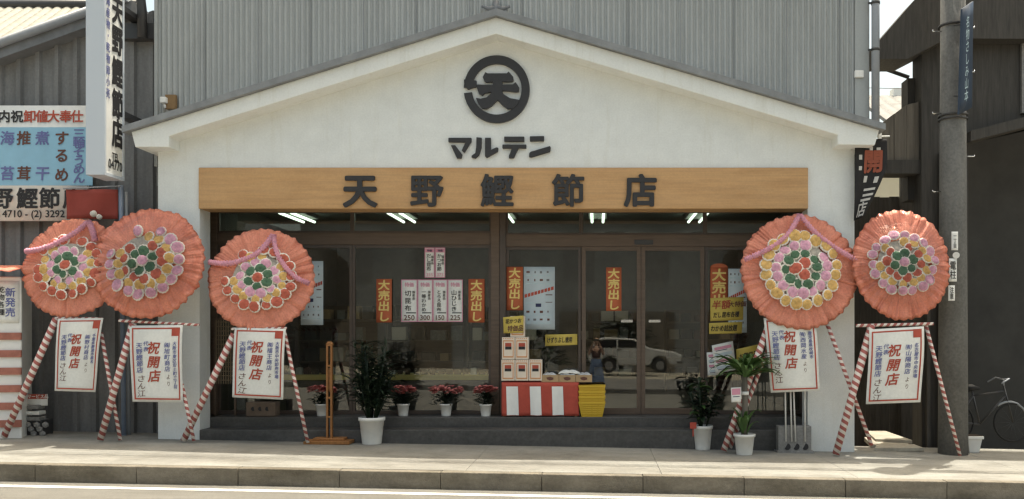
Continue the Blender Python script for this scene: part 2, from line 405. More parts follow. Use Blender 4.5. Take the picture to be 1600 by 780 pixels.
# far pavement behind the camera
slab('far_pavement', -80, 80, -20, -13.2, -.28, -.05, mat('far_pavement_asphalt', (.13,.128,.12), .95, .2, 1.2))
mb = MB()
x = -40.0
while x < 40:                                          # pavement flags with thin joints
    x1 = x + 2.4
    mb.hexa([(x+.002,KY+.16,zg(x)-.3),(x1-.002,KY+.16,zg(x1)-.3),(x1-.002,.7,zg(x1)-.3),(x+.002,.7,zg(x)-.3),
             (x+.002,KY+.16,zg(x)),(x1-.002,KY+.16,zg(x1)),(x1-.002,.7,zg(x1)),(x+.002,.7,zg(x))])
    x = x1
struct(obj('pavement', mb, M['pave'], origin=(0,0,0), bevel=.002))
mb = MB(); x = -39.7
while x < 40:
    x1 = x + 1.22; j = R.uniform(-.006,.006); e = R.uniform(-.006,.006)
    mb.hexa([(x+.0025,KY+j,zg(x)-.4),(x1-.0025,KY+j,zg(x1)-.4),(x1-.0025,KY+.15,zg(x1)-.4),(x+.0025,KY+.15,zg(x)-.4),
             (x+.0025,KY+j,zg(x)+e),(x1-.0025,KY+j,zg(x1)+e),(x1-.0025,KY+.15,zg(x1)+e),(x+.0025,KY+.15,zg(x)+e)])
    x = x1
struct(obj('kerb', mb, M['kerb'], origin=(0,0,0), bevel=.010))

# ---------------------------------------------------------------- the shop
shop = thing('shop_building', 'white plastered shop with low gable, wooden name board and wide glass front', 'shop', (PX(785), 0, 0))
P2 = lambda x, y, d=0: (PX(x, d), PZ(y, d))
apx = 775
mb = MB()
wl = [P2(247,900), P2(247,200), P2(apx,36), P2(1335,198), P2(1335,900), P2(1262,900), P2(1262,262), P2(312,262), P2(312,900)]
wl = [(x_, max(z_, -.6)) for x_, z_ in wl]
mb.prism(wl, 0, .35); obj('wall', mb, M['plaster'], shop)
mb = MB()
yb = -.32
mb.prism([P2(205,206,yb), P2(apx,27,yb), P2(1374,203,yb), P2(1367,227,yb), P2(1309,226,yb), P2(1309,211,yb), P2(apx,53,yb), P2(264,213,yb), P2(264,230,yb), P2(211,230,yb)], yb, .36)
obj('bargeboard', mb, M['plaster2'], shop, bevel=.012)
mb = MB(); yr = -.40
mb.prism([P2(190,207,yr), P2(apx,24,yr), P2(1384,203,yr), P2(1384,193,yr), P2(apx,13,yr), P2(190,197,yr)], yr, .46)
obj('roof', mb, mat('roof_edge_metal', (.23,.24,.25), .5, .2, 4, .1, 30), shop)
# corrugated upper wall
XL, XR, YW, ZT = PX(246,.45), PX(1358,.45), .45, 8.3
def corr(mb, x0, x1, y, z0, z1, pitch, amp, per=8, jit=0):
    n = int((x1-x0)/pitch*per); prev = None
    for i in range(n+1):
        x_ = x0 + (x1-x0)*i/n; yy = y - amp*math.cos(2*math.pi*(x_-x0)/pitch)
        a = mb.bm.verts.new((x_, yy, z0)); b = mb.bm.verts.new((x_, yy, z1))
        if prev:
            f = mb.bm.faces.new((prev[0], a, b, prev[1])); f.smooth = True; f.material_index = mb.mi
        prev = (a, b)
mb = MB(); corr(mb, XL, XR, YW, 4.0, ZT, .0865, .019)
mb.box(XL, XR, YW+.03, 8.5, 3.9, ZT-.02)
k = XL + .75; i = 0
seam = MB()
while k < XR:
    seam.box(k, k+.006, YW-.024, YW-.016, 4.0, ZT); k += .82
cl = obj('metal_cladding', mb, M['steel'], shop)
obj('seam', seam, M['steel_dk'], cl)
mb = MB(); mb.box(PX(1336,.4), PX(1358,.4), .40, .46, 4.3, ZT); mb.box(XL-.03, XL+.02, .41, 8.4, 4.3, ZT)
obj('corner_trim', mb, M['steel'], shop)
mb = MB(); z0 = PZ(23,.38); 
for s_ in (-1, 1):
    mb.tube([W(apx,12,.38), W(apx+s_*11,14,.38), W(apx+s_*22,10,.38)], [.04,.035,.02], 8)
mb.tube([W(apx,26,.38), W(apx,2,.38)], .045, 8)
obj('gable_bracket', mb, M['steel_dk'], shop)
mb = MB(); mb.box(PX(1336,.36), PX(1350,.36), .36, .42, PZ(122,.4), PZ(111,.4)); obj('junction_box', mb, M['white'], shop, bevel=.01)

# name board and letters
board = MB(); board.box(PX(312.5), PX(1261.5), -.05, .34, PZ(327), PZ(263))
sb = obj('sign_board', board, M['wood'], shop, bevel=.008)
def put3d(mb, ch, px, py, size_px, yf, bold=.03, ext=.05, xs=1.0):
    c = W(px, py, yf); s_ = size_px*(D+yf)/F
    put_glyph(mb, ch, lambda x_, y_, z_: c + Vector((x_*s_*xs, -(z_+ext)*s_*.5, y_*s_)), bold, ext)
for ch, px in zip('天野鰹節店', (563, 667, 777, 888, 1001)):
    mb = MB(); put3d(mb, ch, px, 298, 55 if ch == '天' else 53, -.052, .032 if ch in '天店' else .024, .05, 1.0)
    obj('sign_character', mb, M['letter'], sb)
def stroke(mb, pts, wd, y0, y1, scale=(1,1), org=(0,0), sq=True):
    """thick polyline in picture units of the sign, turned into a solid letter stroke"""
    pts = [Vector(p) for p in pts]; L_, R_ = [], []
    ws = wd if isinstance(wd, (list, tuple)) else [wd]*len(pts)
    for i, p in enumerate(pts):
        t = (pts[min(i+1,len(pts)-1)] - pts[max(i-1,0)]).normalized(); nrm = Vector((-t.y, t.x))
        L_.append(p + nrm*ws[i]/2); R_.append(p - nrm*ws[i]/2)
    poly = L_ + R_[::-1]
    mb.prism([P2(org[0]+q.x*scale[0], org[1]+q.y*scale[1], y0) for q in poly], y0, y1)
def polyl(mb, pts, y0, y1, org, sc): mb.prism([P2(org[0]+x_*sc, org[1]+y_*sc, y0) for x_, y_ in pts], y0, y1)
EM = (700, 80); ES = 180/780
def curve2(pts, n=5):
    out = []
    for i in range(len(pts)-1):
        p0 = Vector(pts[max(i-1,0)]); p1 = Vector(pts[i]); p2 = Vector(pts[i+1]); p3 = Vector(pts[min(i+2,len(pts)-1)])
        for k in range(n):
            t = k/n
            out.append(.5*((2*p1)+(-p0+p2)*t+(2*p0-5*p1+4*p2-p3)*t*t+(-p0+3*p1-3*p2+p3)*t**3))
    out.append(Vector(pts[-1])); return out
em = MB()
ring = []
c0, r0, r1 = (332, 263), 228, 172
a0, a1 = math.radians(183), math.radians(183+350)
ou, inn = [], []
for i in range(73):
    a = a0 + (a1-a0)*i/72
    ou.append((c0[0]+math.cos(a)*r0*.975, c0[1]+math.sin(a)*r0)); inn.append((c0[0]+math.cos(a)*r1*.975, c0[1]+math.sin(a)*r1))
pr = None
for o_, i_ in zip(ou, inn):
    q = [em.bm.verts.new(Vector((PX(EM[0]+p[0]*ES), yy, PZ(EM[1]+p[1]*ES)))) for yy in (-.05, -.002) for p in (o_, i_)]
    if pr:
        for a, b in ((0,1),(1,3),(3,2),(2,0)): em.bm.faces.new((pr[a], q[a], q[b], pr[b]))
    else: em.bm.faces.new((q[0], q[1], q[3], q[2]))
    pr = q
em.bm.faces.new((pr[0], pr[2], pr[3], pr[1]))
polyl(em, [(108,192),(140,190),(192,200),(190,240),(168,246),(134,258),(122,246),(124,226),(108,216)], -.055, -.002, EM, ES)
emb = obj('emblem_ring', em, M['letter'], shop)
em = MB()
polyl(em, [(235,176),(252,142),(268,150),(398,150),(410,138),(440,172),(444,196),(432,206),(400,206),(370,206),(300,206),(262,210),(246,204)], -.055, -.002, EM, ES)
polyl(em, [(188,226),(214,226),(306,228),(440,224),(458,210),(482,246),(478,272),(460,276),(380,266),(290,276),(246,284),(232,300),(208,286)], -.058, -.002, EM, ES)
polyl(em, [(302,200),(368,200),(364,262),(376,292),(420,318),(484,330),(470,362),(440,388),(402,390),(366,364),(334,330),(296,368),(262,390),(232,386),(204,354),(188,316),(220,322),(262,312),(292,284),(304,250)], -.061, -.002, EM, ES)
obj('emblem_character', em, M['letter'], emb)
KT = {'マ': [[(2,586),(158,586),(158,612),(110,688),(92,672),(118,616),(2,616)], [(18,636),(48,636),(96,700),(90,726),(60,726)]],
      'ル': [[(192,582),(228,586),(226,650),(210,706),(186,726),(158,720),(160,706),(184,690),(190,650)], [(250,586),(290,586),(290,668),(328,650),(340,654),(338,680),(262,722),(250,712)]],
      'テ': [[(380,578),(516,578),(516,612),(380,612)], [(368,632),(530,632),(530,658),(478,658),(460,690),(446,724),(412,724),(412,708),(432,658),(368,658)]],
      'ン': [[(554,576),(650,574),(650,608),(554,610)], [(550,690),(560,680),(690,642),(696,652),(692,680),(562,720),(548,716)]]}
for ch, polys in KT.items():
    mb = MB()
    for p in polys: polyl(mb, p, -.05, -.002, EM, ES)
    obj('sign_character', mb, M['letter'], shop, bevel=.006)

# steps, floor, interior
FL = .416; GY = .85
mb = MB(); mb.box(PX(312)+.003, PX(1262)-.003, -.02, .34, -.5, .262); obj('step', mb, M['tile'], shop, bevel=.01)
mb = MB(); mb.box(PX(312)+.003, PX(1262)-.003, .34, GY+.1, -.5, FL); obj('step', mb, M['tile'], shop, bevel=.01)
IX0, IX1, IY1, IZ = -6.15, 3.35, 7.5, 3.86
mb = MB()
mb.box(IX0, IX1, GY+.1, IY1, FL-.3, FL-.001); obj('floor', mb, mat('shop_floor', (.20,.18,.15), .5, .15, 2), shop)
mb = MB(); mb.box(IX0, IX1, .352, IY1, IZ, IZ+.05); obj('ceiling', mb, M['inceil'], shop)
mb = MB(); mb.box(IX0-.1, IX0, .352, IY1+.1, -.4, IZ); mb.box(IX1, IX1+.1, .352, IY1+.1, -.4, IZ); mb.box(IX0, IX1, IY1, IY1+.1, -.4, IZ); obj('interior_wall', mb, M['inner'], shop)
G = lambda px: PX(px, GY); GZ = lambda py: PZ(py, GY)
ZB, ZH = FL, GZ(322)
# jambs, posts and rails of the glass front
def post(x0, x1, z0, z1, m, nm='post', dy=0.0, dp=.05):
    mb = MB(); mb.box(G(x0), G(x1), GY-dp+dy, GY+dp+dy, z0, z1); return obj(nm, mb, m, shop, bevel=.004)
post(312, 341, ZB, IZ, M['frame2'], 'post', .0, .06); post(1254, 1285, ZB, IZ, M['frame2'], 'post', .0, .06)
post(768, 781, ZB, IZ, M['frame2'], 'post', -.02, .07); post(781.3, 791, ZB, IZ, M['frame'], 'post', -.03, .05)
post(341, 768, GZ(383), GZ(364), M['frame2'], 'rail'); post(791, 1254, GZ(386), GZ(367), M['frame2'], 'rail', 0, .055)
post(341, 1254, GZ(330), IZ, M['frame'], 'rail', .02, .02)
mb = MB(); mb.box(G(991), G(1020), GY-.075, GY-.056, GZ(383), GZ(376)); obj('door_sensor', mb, M['darkmetal'], shop)
def window(x0, x1, z0, z1, nm='window', ft=.045, dy=0.0, m='frame', sill=.06):
    X0, X1 = G(x0), G(x1); mb = MB(); y0, y1 = GY-.03+dy, GY+.03+dy
    mb.box(X0, X0+ft, y0, y1, z0, z1); mb.box(X1-ft, X1, y0, y1, z0, z1)
    mb.box(X0+ft, X1-ft, y0+.002, y1-.002, z1-ft, z1); mb.box(X0+ft, X1-ft, y0+.002, y1-.002, z0, z0+sill)
    f = obj(nm, mb, M[m], shop, bevel=.003)
    g = MB(); g.box(X0+ft, X1-ft, GY-.004+dy, GY+.004+dy, z0+sill, z1-ft); obj('pane', g, M['glass'], f)
    return f
zt0, zt1 = GZ(364), GZ(330); zb1 = GZ(383.3)
for a, b in ((341,551),(551.3,768)):
    window(a, b, ZB+.002, zb1); window(a, b, zt0+.002, zt1, 'transom_window', .03, sill=.03)
zb1 = GZ(386.3); zt0 = GZ(367)
window(791, 908, ZB+.002, zb1); window(1101, 1254, ZB+.002, zb1)
for a, b in ((791,908),(908.3,1101),(1101.3,1254)): window(a, b, zt0+.002, zt1, 'transom_window', .03, sill=.03)
for a, b, hx in ((909,1001,979),(1001.5,1100,1022)):
    d_ = window(a, b, ZB+.002, zb1, 'sliding_door', .065, -.035, 'frame2', .1)
    mb = MB(); mb.box(G(hx-9), G(hx+9), GY-.11, GY-.075, GZ(504), GZ(500)); mb.box(G(hx-7), G(hx-5), GY-.08, GY-.042, GZ(503.5), GZ(500.5)); mb.box(G(hx+5), G(hx+7), GY-.08, GY-.042, GZ(503.5), GZ(500.5))
    obj('handle', mb, M['metal'], d_)

# ceiling lights inside
for i, X in enumerate((-5.25, -3.42, -1.62, .02, 1.78)):
    wh = ('leftmost twin fluorescent ceiling lamp, above the pink draped wreath by the white pillar', 'twin fluorescent ceiling lamp above the window with price tags, left half',
          'twin fluorescent ceiling lamp straight behind the thick dark door post', 'twin fluorescent ceiling lamp above the left sliding door', 'rightmost twin fluorescent ceiling lamp, beside the large right wreath')[i]
    t = thing('ceiling_lamp', wh, 'lamp', (X, 2.2, 3.70), 'twin fluorescent lamps on the shop ceiling')
    mb = MB(); mb.box(X-.16, X+.16, 1.55, 2.85, 3.80, 3.855); obj('housing', mb, M['inceil'], t)
    for s_ in (-.10, .10):
        mb = MB(); mb.tube([(X+s_, 1.6, 3.745), (X+s_, 2.8, 3.745)], .024, 10); obj('tube', mb, M['tubelight'], t)

for i, X in enumerate((-5.0, -3.2, -1.4, .4, 2.2)):      # second row, added out of sight to brighten the interior
    t = thing('ceiling_lamp', 'added unseen twin tube fill lamp in the deeper row, hidden behind the brown rail', 'lamp', (X, 5.8, 3.70), 'deeper row of added fill lamps')
    mb = MB(); mb.box(X-.16, X+.16, 5.3, 6.3, 3.80, 3.855); obj('housing', mb, M['inceil'], t)
    for s_ in (-.10, .10):
        mb = MB(); mb.tube([(X+s_, 5.42, 3.745), (X+s_, 6.18, 3.745)], .03, 10); obj('tube', mb, M['fill_tube'], t)

# ---------------------------------------------------------------- corrugated wall fittings, pipes
t = thing('wall_lamp', 'small white lamp on a brown plate low on the grey corrugated wall', 'lamp', W(264,160,.4))
mb = MB(); mb.box(PX(260,.4), PX(276,.4), .36, .42, PZ(171,.4), PZ(149,.4)); obj('back_plate', mb, mat('brown_plate', (.24,.15,.07), .7, .2, 8), t)
mb = MB(); mb.box(PX(253,.35), PX(262,.35), .28, .36, PZ(162,.35), PZ(153,.35)); mb.tube([W(257,163,.33), W(258,169,.35)], .02, 6); obj('lamp_head', mb, M['white'], t, bevel=.01)
pp = thing('drain_pipe', 'thick grey vertical drain pipe at the right corner of the corrugated wall', 'pipe', W(1368,200,.3))
mb = MB(); mb.tube([W(1368,205,.3), W(1368,-120,.3)], .062, 14); obj('pipe', mb, M['pipe'], pp)
mb = MB()
for py in (78, 5): mb.tube([W(1368,py,.3)+Vector((0,0,-.02)), W(1368,py,.3)+Vector((0,0,.02))], .07, 14); mb.box(PX(1355,.35), PX(1368,.35), .29, .31, PZ(py+1.5,.3), PZ(py-1.5,.3))
obj('bracket', mb, M['darkmetal'], pp)

# ---------------------------------------------------------------- left neighbour
shed = thing('neighbour_shed', 'dark grey ribbed metal shed behind the painted signs', 'building', (-8.5, .8, zg(-8.5)))
YS = .75
mb = MB()
def rib(mb, x0, x1, y, zb_, ztf, pitch, amp):
    x_ = x0
    while x_ < x1:
        e = min(x_+pitch, x1)
        pts = [(x_, y), (x_+pitch*.62, y), (x_+pitch*.70, y-amp), (x_+pitch*.92, y-amp), (e, y)]
        for (ax, ay), (bx, by) in zip(pts, pts[1:]):
            mb.face([(ax, ay, zb_), (bx, by, zb_), (bx, by, ztf(bx)), (ax, ay, ztf(ax))])
        x_ = e
x0, x1 = -16, PX(248,YS)
zt = lambda x_: PZ(105,YS) + (x_-PX(0,YS))*.36
rib(mb, x0, x1, YS, -.6, zt, .30, .05)
mb.prism([(x0,-.6),(x1,-.6),(x1,zt(x1)-.03),(x0,zt(x0)-.03)], YS+.06, 6)
obj('wall', mb, M['shed'], shed)
mb = MB()
mb.prism([(x0,zt(x0)),(x1-.3,zt(x1-.3)),(x1-.3,zt(x1-.3)+.17),(x0,zt(x0)+.17)], YS-.25, 6); obj('roof', mb, M['steel_dk'], shed)
mb = MB(); mb.tube([(x0,YS-.3,zt(x0)+.21),(x1-.35,YS-.3,zt(x1-.35)+.21)], .07, 12); obj('gutter', mb, M['pipe'], shed)
mb = MB(); mb.tube([W(222,60,.5), W(222,16,.5), W(219,-10,.45), W(206,-30,.4)], .07, 12); mb.box(PX(190,.6), PX(246,.6), .55, .7, PZ(62,.6), PZ(38,.6)); obj('gutter', mb, M['darkmetal'], shed)

th = thing('tiled_house', 'house beyond with a cream tiled roof and white gutter', 'house', (-14, 10, 0))
mb = MB(); ry0, ry1 = 5.0, 9.0
def rt(u, v):      # ribbed tile slope
    x_ = -17 + u*(PX(128,5)+17); 
    y_ = ry0 + v*(ry1-ry0); z_ = PZ(95,5) + v*2.6
    return Vector((x_ - .9*v, y_, z_ + .05*abs(math.sin(u*26*math.pi)) + .03*((v*14) % 1)))
mb.grid(rt, 26*8, 56, smooth=False, thick=Vector((0,0,-.12))); obj('roof', mb, M['roofcream'], th)
mb = MB(); mb.box(-17, PX(112,5)-.3, 5.6, 9.6, -.3, PZ(100,5)); obj('wall', mb, M['far'], th)
mb = MB(); mb.tube([Vector((-17, 4.9, PZ(98,5))), Vector((PX(130,5), 4.9, PZ(98,5)))], .08, 10); obj('gutter', mb, M['white'], th)
mb = MB(); mb.tube([rt(0,1)+Vector((0,0,.08)), rt(1,1)+Vector((0,0,.08))], .13, 10); obj('ridge', mb, M['darkmetal'], th)
mb = MB(); mb.tube([rt(1,0)+Vector((0,0,.06)), rt(1,1)+Vector((0,0,.06))], .10, 10); obj('verge', mb, M['roofcream'], th)

# painted billboard
YB = .50
q = wq(-30,165,136,345,YB)
bb = Paper('painted_billboard', q, M['white'], .06, nv=2)
tag(bb.root, 'white and blue painted billboard with black, red and violet brush lettering on the dark shed', 'billboard')
U = lambda px: (px+30)/166; V = lambda py: (py-165)/180; S1 = (D+YB)/F
bb.rect(U(-30), V(199), U(145), V(290), M['billblue'], 'blue_panel', .004)
for ch, px, m in zip('内祝卸値大奉仕', (7,27,47,66,84,103,121), 'bbrrrrr'):
    bb.text(ch, U(px)-.5*20*S1/bb.Wd, V(182), 20*S1, M['black'] if m == 'b' else M['red'], bold=.025, h=.008)
for px, t_, m in ((12,'海苔','blue'),(38,'推茸','brown'),(67,'煮干','blue')):
    for ch, py in zip(t_, (216,271)): bb.text(ch, U(px)-.5*23*S1/bb.Wd, V(py), 23*S1, M[m], bold=.022, h=.010, skew=.06)
for ch, py in zip('するめ', (216,243,273)): bb.text(ch, U(97)-.5*23*S1/bb.Wd, V(py), 23*S1, M['brown'], bold=.025, h=.010, skew=.06)
bb.text('三輪そうめん', U(124), V(202), 17*S1, M['blue'], True, .022, 1.15, .82, .010)
for ch, px in zip('野鰹節店', (4,43,78,115)): bb.text(ch, U(px)-.5*34*S1/bb.Wd, V(310), 34*S1, M['black'], bold=.028, h=.008)
bb.text('(1) 4710 - (2) 3292', U(42), V(336), 15.5*S1, M['black'], bold=.015, h=.008)
bb.done()

# projecting box sign
bx = thing('box_sign', 'tall white box sign projecting over the pavement with black vertical shop name', 'sign', W(163,272,-.5))
y0, y1 = -.5, 0.0; xr = PX(163,y0); xl = xr - .25; zb_, zt_ = PZ(272,y0), 7.6
mb = MB(); mb.box(xl, xr, y0, y1, zb_, zt_); obj('sign_box', mb, M['white'], bx, bevel=.012)
mb = MB(); mb.box(xl-.01, xr+.012, y0-.012, y0+.03, zb_-.012, zt_); mb.box(xl-.01, xr+.012, y1-.03, y1+.012, zb_-.012, zt_); mb.box(xl-.01, xr+.012, y0+.032, y1-.032, zb_-.014, zb_+.03); obj('edge_trim', mb, mat('pale_blue_trim', (.55,.60,.66), .5), bx)
def side(mbx, ch, yc, zc, sy, sz, bold): put_glyph(mbx, ch, lambda x_, y_, z_: Vector((xr+.004+z_, yc + x_*sy, zc + y_*sz)), bold)
mb = MB()
for ch, py in zip('天野鰹節店', (16,62,112,162,208)): side(mb, ch, -.16, PZ(py,-.2), .30, .44, .045)
for ch, py, s_ in (('TEL',246,.12),('04770',259,.155)): side(mb, ch, -.22, PZ(py,-.2), s_*.95, s_*1.25, .02)
obj('lettering', mb, M['black'], bx, fixn=False)
mb = MB()
for i, ch in enumerate('海産物・乾物卸小売'): side(mb, ch, -.41, PZ(2+i*18,-.4), .10, .15, .02)
obj('lettering', mb, M['blue'], bx, fixn=False)
mb = MB(); mb.box(xr-.2, xr-.05, 0.0, .75, 5.0, 5.08); mb.box(xr-.2, xr-.05, 0.0, .75, 6.6, 6.68); obj('bracket', mb, M['darkmetal'], bx)

rs = thing('red_hanging_panel', 'plain dark red panel hanging on a rail with two white paper flowers', 'panel', W(143,340,.3))
mb = MB(); mb.grid(lambda u, v: W(103+80*u, 296+46*v, .30) + Vector((0, .02*math.sin(u*7+v*2), 0)), 16, 6, thick=Vector((0,.012,0))); obj('panel', mb, mat('dull_red_cloth', (.30,.055,.04), .8, .12, 4), rs)
mb = MB(); mb.tube([W(99,295,.3), W(188,291,.3)], .012, 8); obj('rail', mb, M['pipe'], rs)
for px, py, r_ in ((146,334,.05),(155,339,.042)):
    mb = MB(); bmesh.ops.create_icosphere(mb.bm, subdivisions=2, radius=r_, matrix=Matrix.Translation(W(px,py,.24)))
    for v in mb.bm.verts: v.co += (v.co - W(px,py,.24))*.25*noise.noise(v.co*60)
    obj('paper_flower', mb, M['fl_white'], rs)
pp = thing('standpipe', 'blue grey steel pipe pair standing beside the white left pillar', 'pipe', (PX(197,.35), .35, zg(PX(197,.35))))
mb = MB(); mb.tube([W(194,690,.35), W(189,290,.35)], .035, 10); obj('pipe', mb, M['bluepipe'], pp)
mb = MB(); mb.tube([W(202,690,.4), W(197,300,.4)], .025, 10); obj('pipe', mb, M['pipe'], pp)

# striped display cabinet at the far left
YC = -.1
cb = thing('display_cabinet', 'white cabinet with red and white shelf strips cut off by the left picture edge', 'cabinet', (PX(8,YC), YC, zg(PX(8,YC))))
cx0, cx1 = PX(-60,YC), PX(37,.3); zc0, zc1 = zg(cx0)-.05, PZ(436,.3)
mb = MB(); mb.hexa([(cx0,YC-.3,zc0),(PX(34,YC-.1),YC-.1,zc0),(cx1,.5,zc0),(cx0,.5,zc0),(cx0,YC-.3,zc1),(PX(34,YC-.1),YC-.1,zc1),(cx1,.5,zc1),(cx0,.5,zc1)]); obj('body', mb, M['white'], cb, bevel=.02)
ax, ay, bx_, by = cx0, YC-.3, PX(34,YC-.1), YC-.1
for i in range(6):
    za = PZ(520+i*27, YC); zb2 = PZ(531+i*27, YC)
    mb = MB(); mb.hexa([(ax,ay-.03,zb2),(bx_+.005,by-.03,zb2),(bx_+.005,by-.004,zb2),(ax,ay-.004,zb2),(ax,ay-.03,za),(bx_+.005,by-.03,za),(bx_+.005,by-.004,za),(ax,ay-.004,za)])
    obj('shelf_strip', mb, M['strip'], cb)
pq = Paper('label_panel', [Vector((ax+(bx_-ax)*f_, ay+(by-ay)*f_-.008, z_)) for f_, z_ in ((.66,PZ(440,YC)),(.97,PZ(440,YC)),(.97,PZ(505,YC)),(.66,PZ(505,YC)))], M['paper'], .003, 0, cb)
pq.text('新発売', .62, .15, .14, M['blue'], True, .02, 1, 1.05); pq.text('乾物各種', .22, .12, .10, M['black'], True, .01, 1, 1.1); pq.done()
mb = MB(); mb.grid(lambda u, v: Vector((cx0-.1+u*(PX(32,-.3)-cx0+.1), .3-.85*v, PZ(412,-.1)-.02-.13*v*v+.01*math.sin(u*30))), 20, 6, thick=Vector((0,0,.012))); obj('awning', mb, M['crepe'], cb)
tr = thing('newspaper_rack', 'small grey rack with red headed papers on the pavement by the shed', 'rack', (PX(56,.3), .3, zg(PX(56,.3))))
mb = MB(); zz = PZ(684,.3)
mb.box(PX(40,.3), PX(74,.3), .15, .45, PZ(684,.3), PZ(655,.3)); obj('body', mb, M['darkmetal'], tr, bevel=.01)
for i in range(3):
    mb = MB(); mb.box(PX(41+i,.3), PX(73-i,.3), .12-.0*i, .3, PZ(656-i*9,.3), PZ(650-i*9,.3)); obj('tray', mb, M['concrete'] if i != 1 else M['paper'], tr, bevel=.01)
pq = Paper('sign_card', wq(40,616,74,634,.2), M['paper'], .01, 0, tr); pq.rect(0,0,1,.42,M['red']); pq.text('サービス品', .08, .2, .065, M['paper'], bold=.02); pq.done()
mb = MB()
for i in range(7):
    bmesh.ops.create_icosphere(mb.bm, subdivisions=1, radius=.05, matrix=Matrix.Translation(W(44+i*4.5, 664+(i%3)*7, .13)))
obj('goods', mb, M['concrete'], tr)

# ---------------------------------------------------------------- wreaths
def flower_mesh(cm):
    mb = MB(); n = 26
    c = mb.bm.verts.new((0,0,.02)); rg = []
    for rad, z_ in ((.55,.25),(.85,.22),(1.0,.05),(.8,-.12)):
        rg.append([mb.bm.verts.new((rad*(1+(.035 if k%2 else -.035)*(rad>.8))*math.cos(2*math.pi*k/n), rad*(1+(.035 if k%2 else -.035)*(rad>.8))*math.sin(2*math.pi*k/n), z_)) for k in range(n)])
    for a, b in zip(rg, rg[1:]):
        for k in range(n): mb.bm.faces.new((a[k], b[k], b[(k+1)%n], a[(k+1)%n])).material_index = 1
    rg2 = []
    for rad, z_ in ((.82,.20),(.77,.29),(.56,.37),(.28,.40),(.05,.37)):
        rg2.append([mb.bm.verts.new((rad*(1+.05*math.sin(k*2.5+rad*9))*math.cos(2*math.pi*k/n), rad*(1+.05*math.sin(k*2.5+rad*9))*math.sin(2*math.pi*k/n), z_+.03*math.sin(k*1.7+rad*20))) for k in range(n)])
    for a, b in zip(rg2, rg2[1:]):
        for k in range(n): f = mb.bm.faces.new((a[k], b[k], b[(k+1)%n], a[(k+1)%n])); f.material_index = 0; f.smooth = True
    mb.bm.faces.new(rg2[-1]); mb.bm.verts.remove(c)
    bmesh.ops.recalc_face_normals(mb.bm, faces=mb.bm.faces)
    me = bpy.data.meshes.new('flower'); mb.bm.to_mesh(me); mb.bm.free(); me.materials.append(cm); me.materials.append(M['fl_white'])
    return me
FM = {c: flower_mesh(M['fl_'+c]) for c in ('red','green','pink','yellow')}
def pole_part(root, name, p0, p1, r, m):
    p0, p1 = Vector(p0), Vector(p1); L_ = (p1-p0).length
    mb = MB(); mb.tube([(0,0,0),(0,0,L_*.5),(0,0,L_)], [r, r*.97, r*.93], 12)
    o = obj(name, mb, m, root, local=True)
    o.matrix_local = Matrix.Translation(p0 - root.location) @ (p1-p0).to_track_quat('Z','Y').to_matrix().to_4x4()
    return o
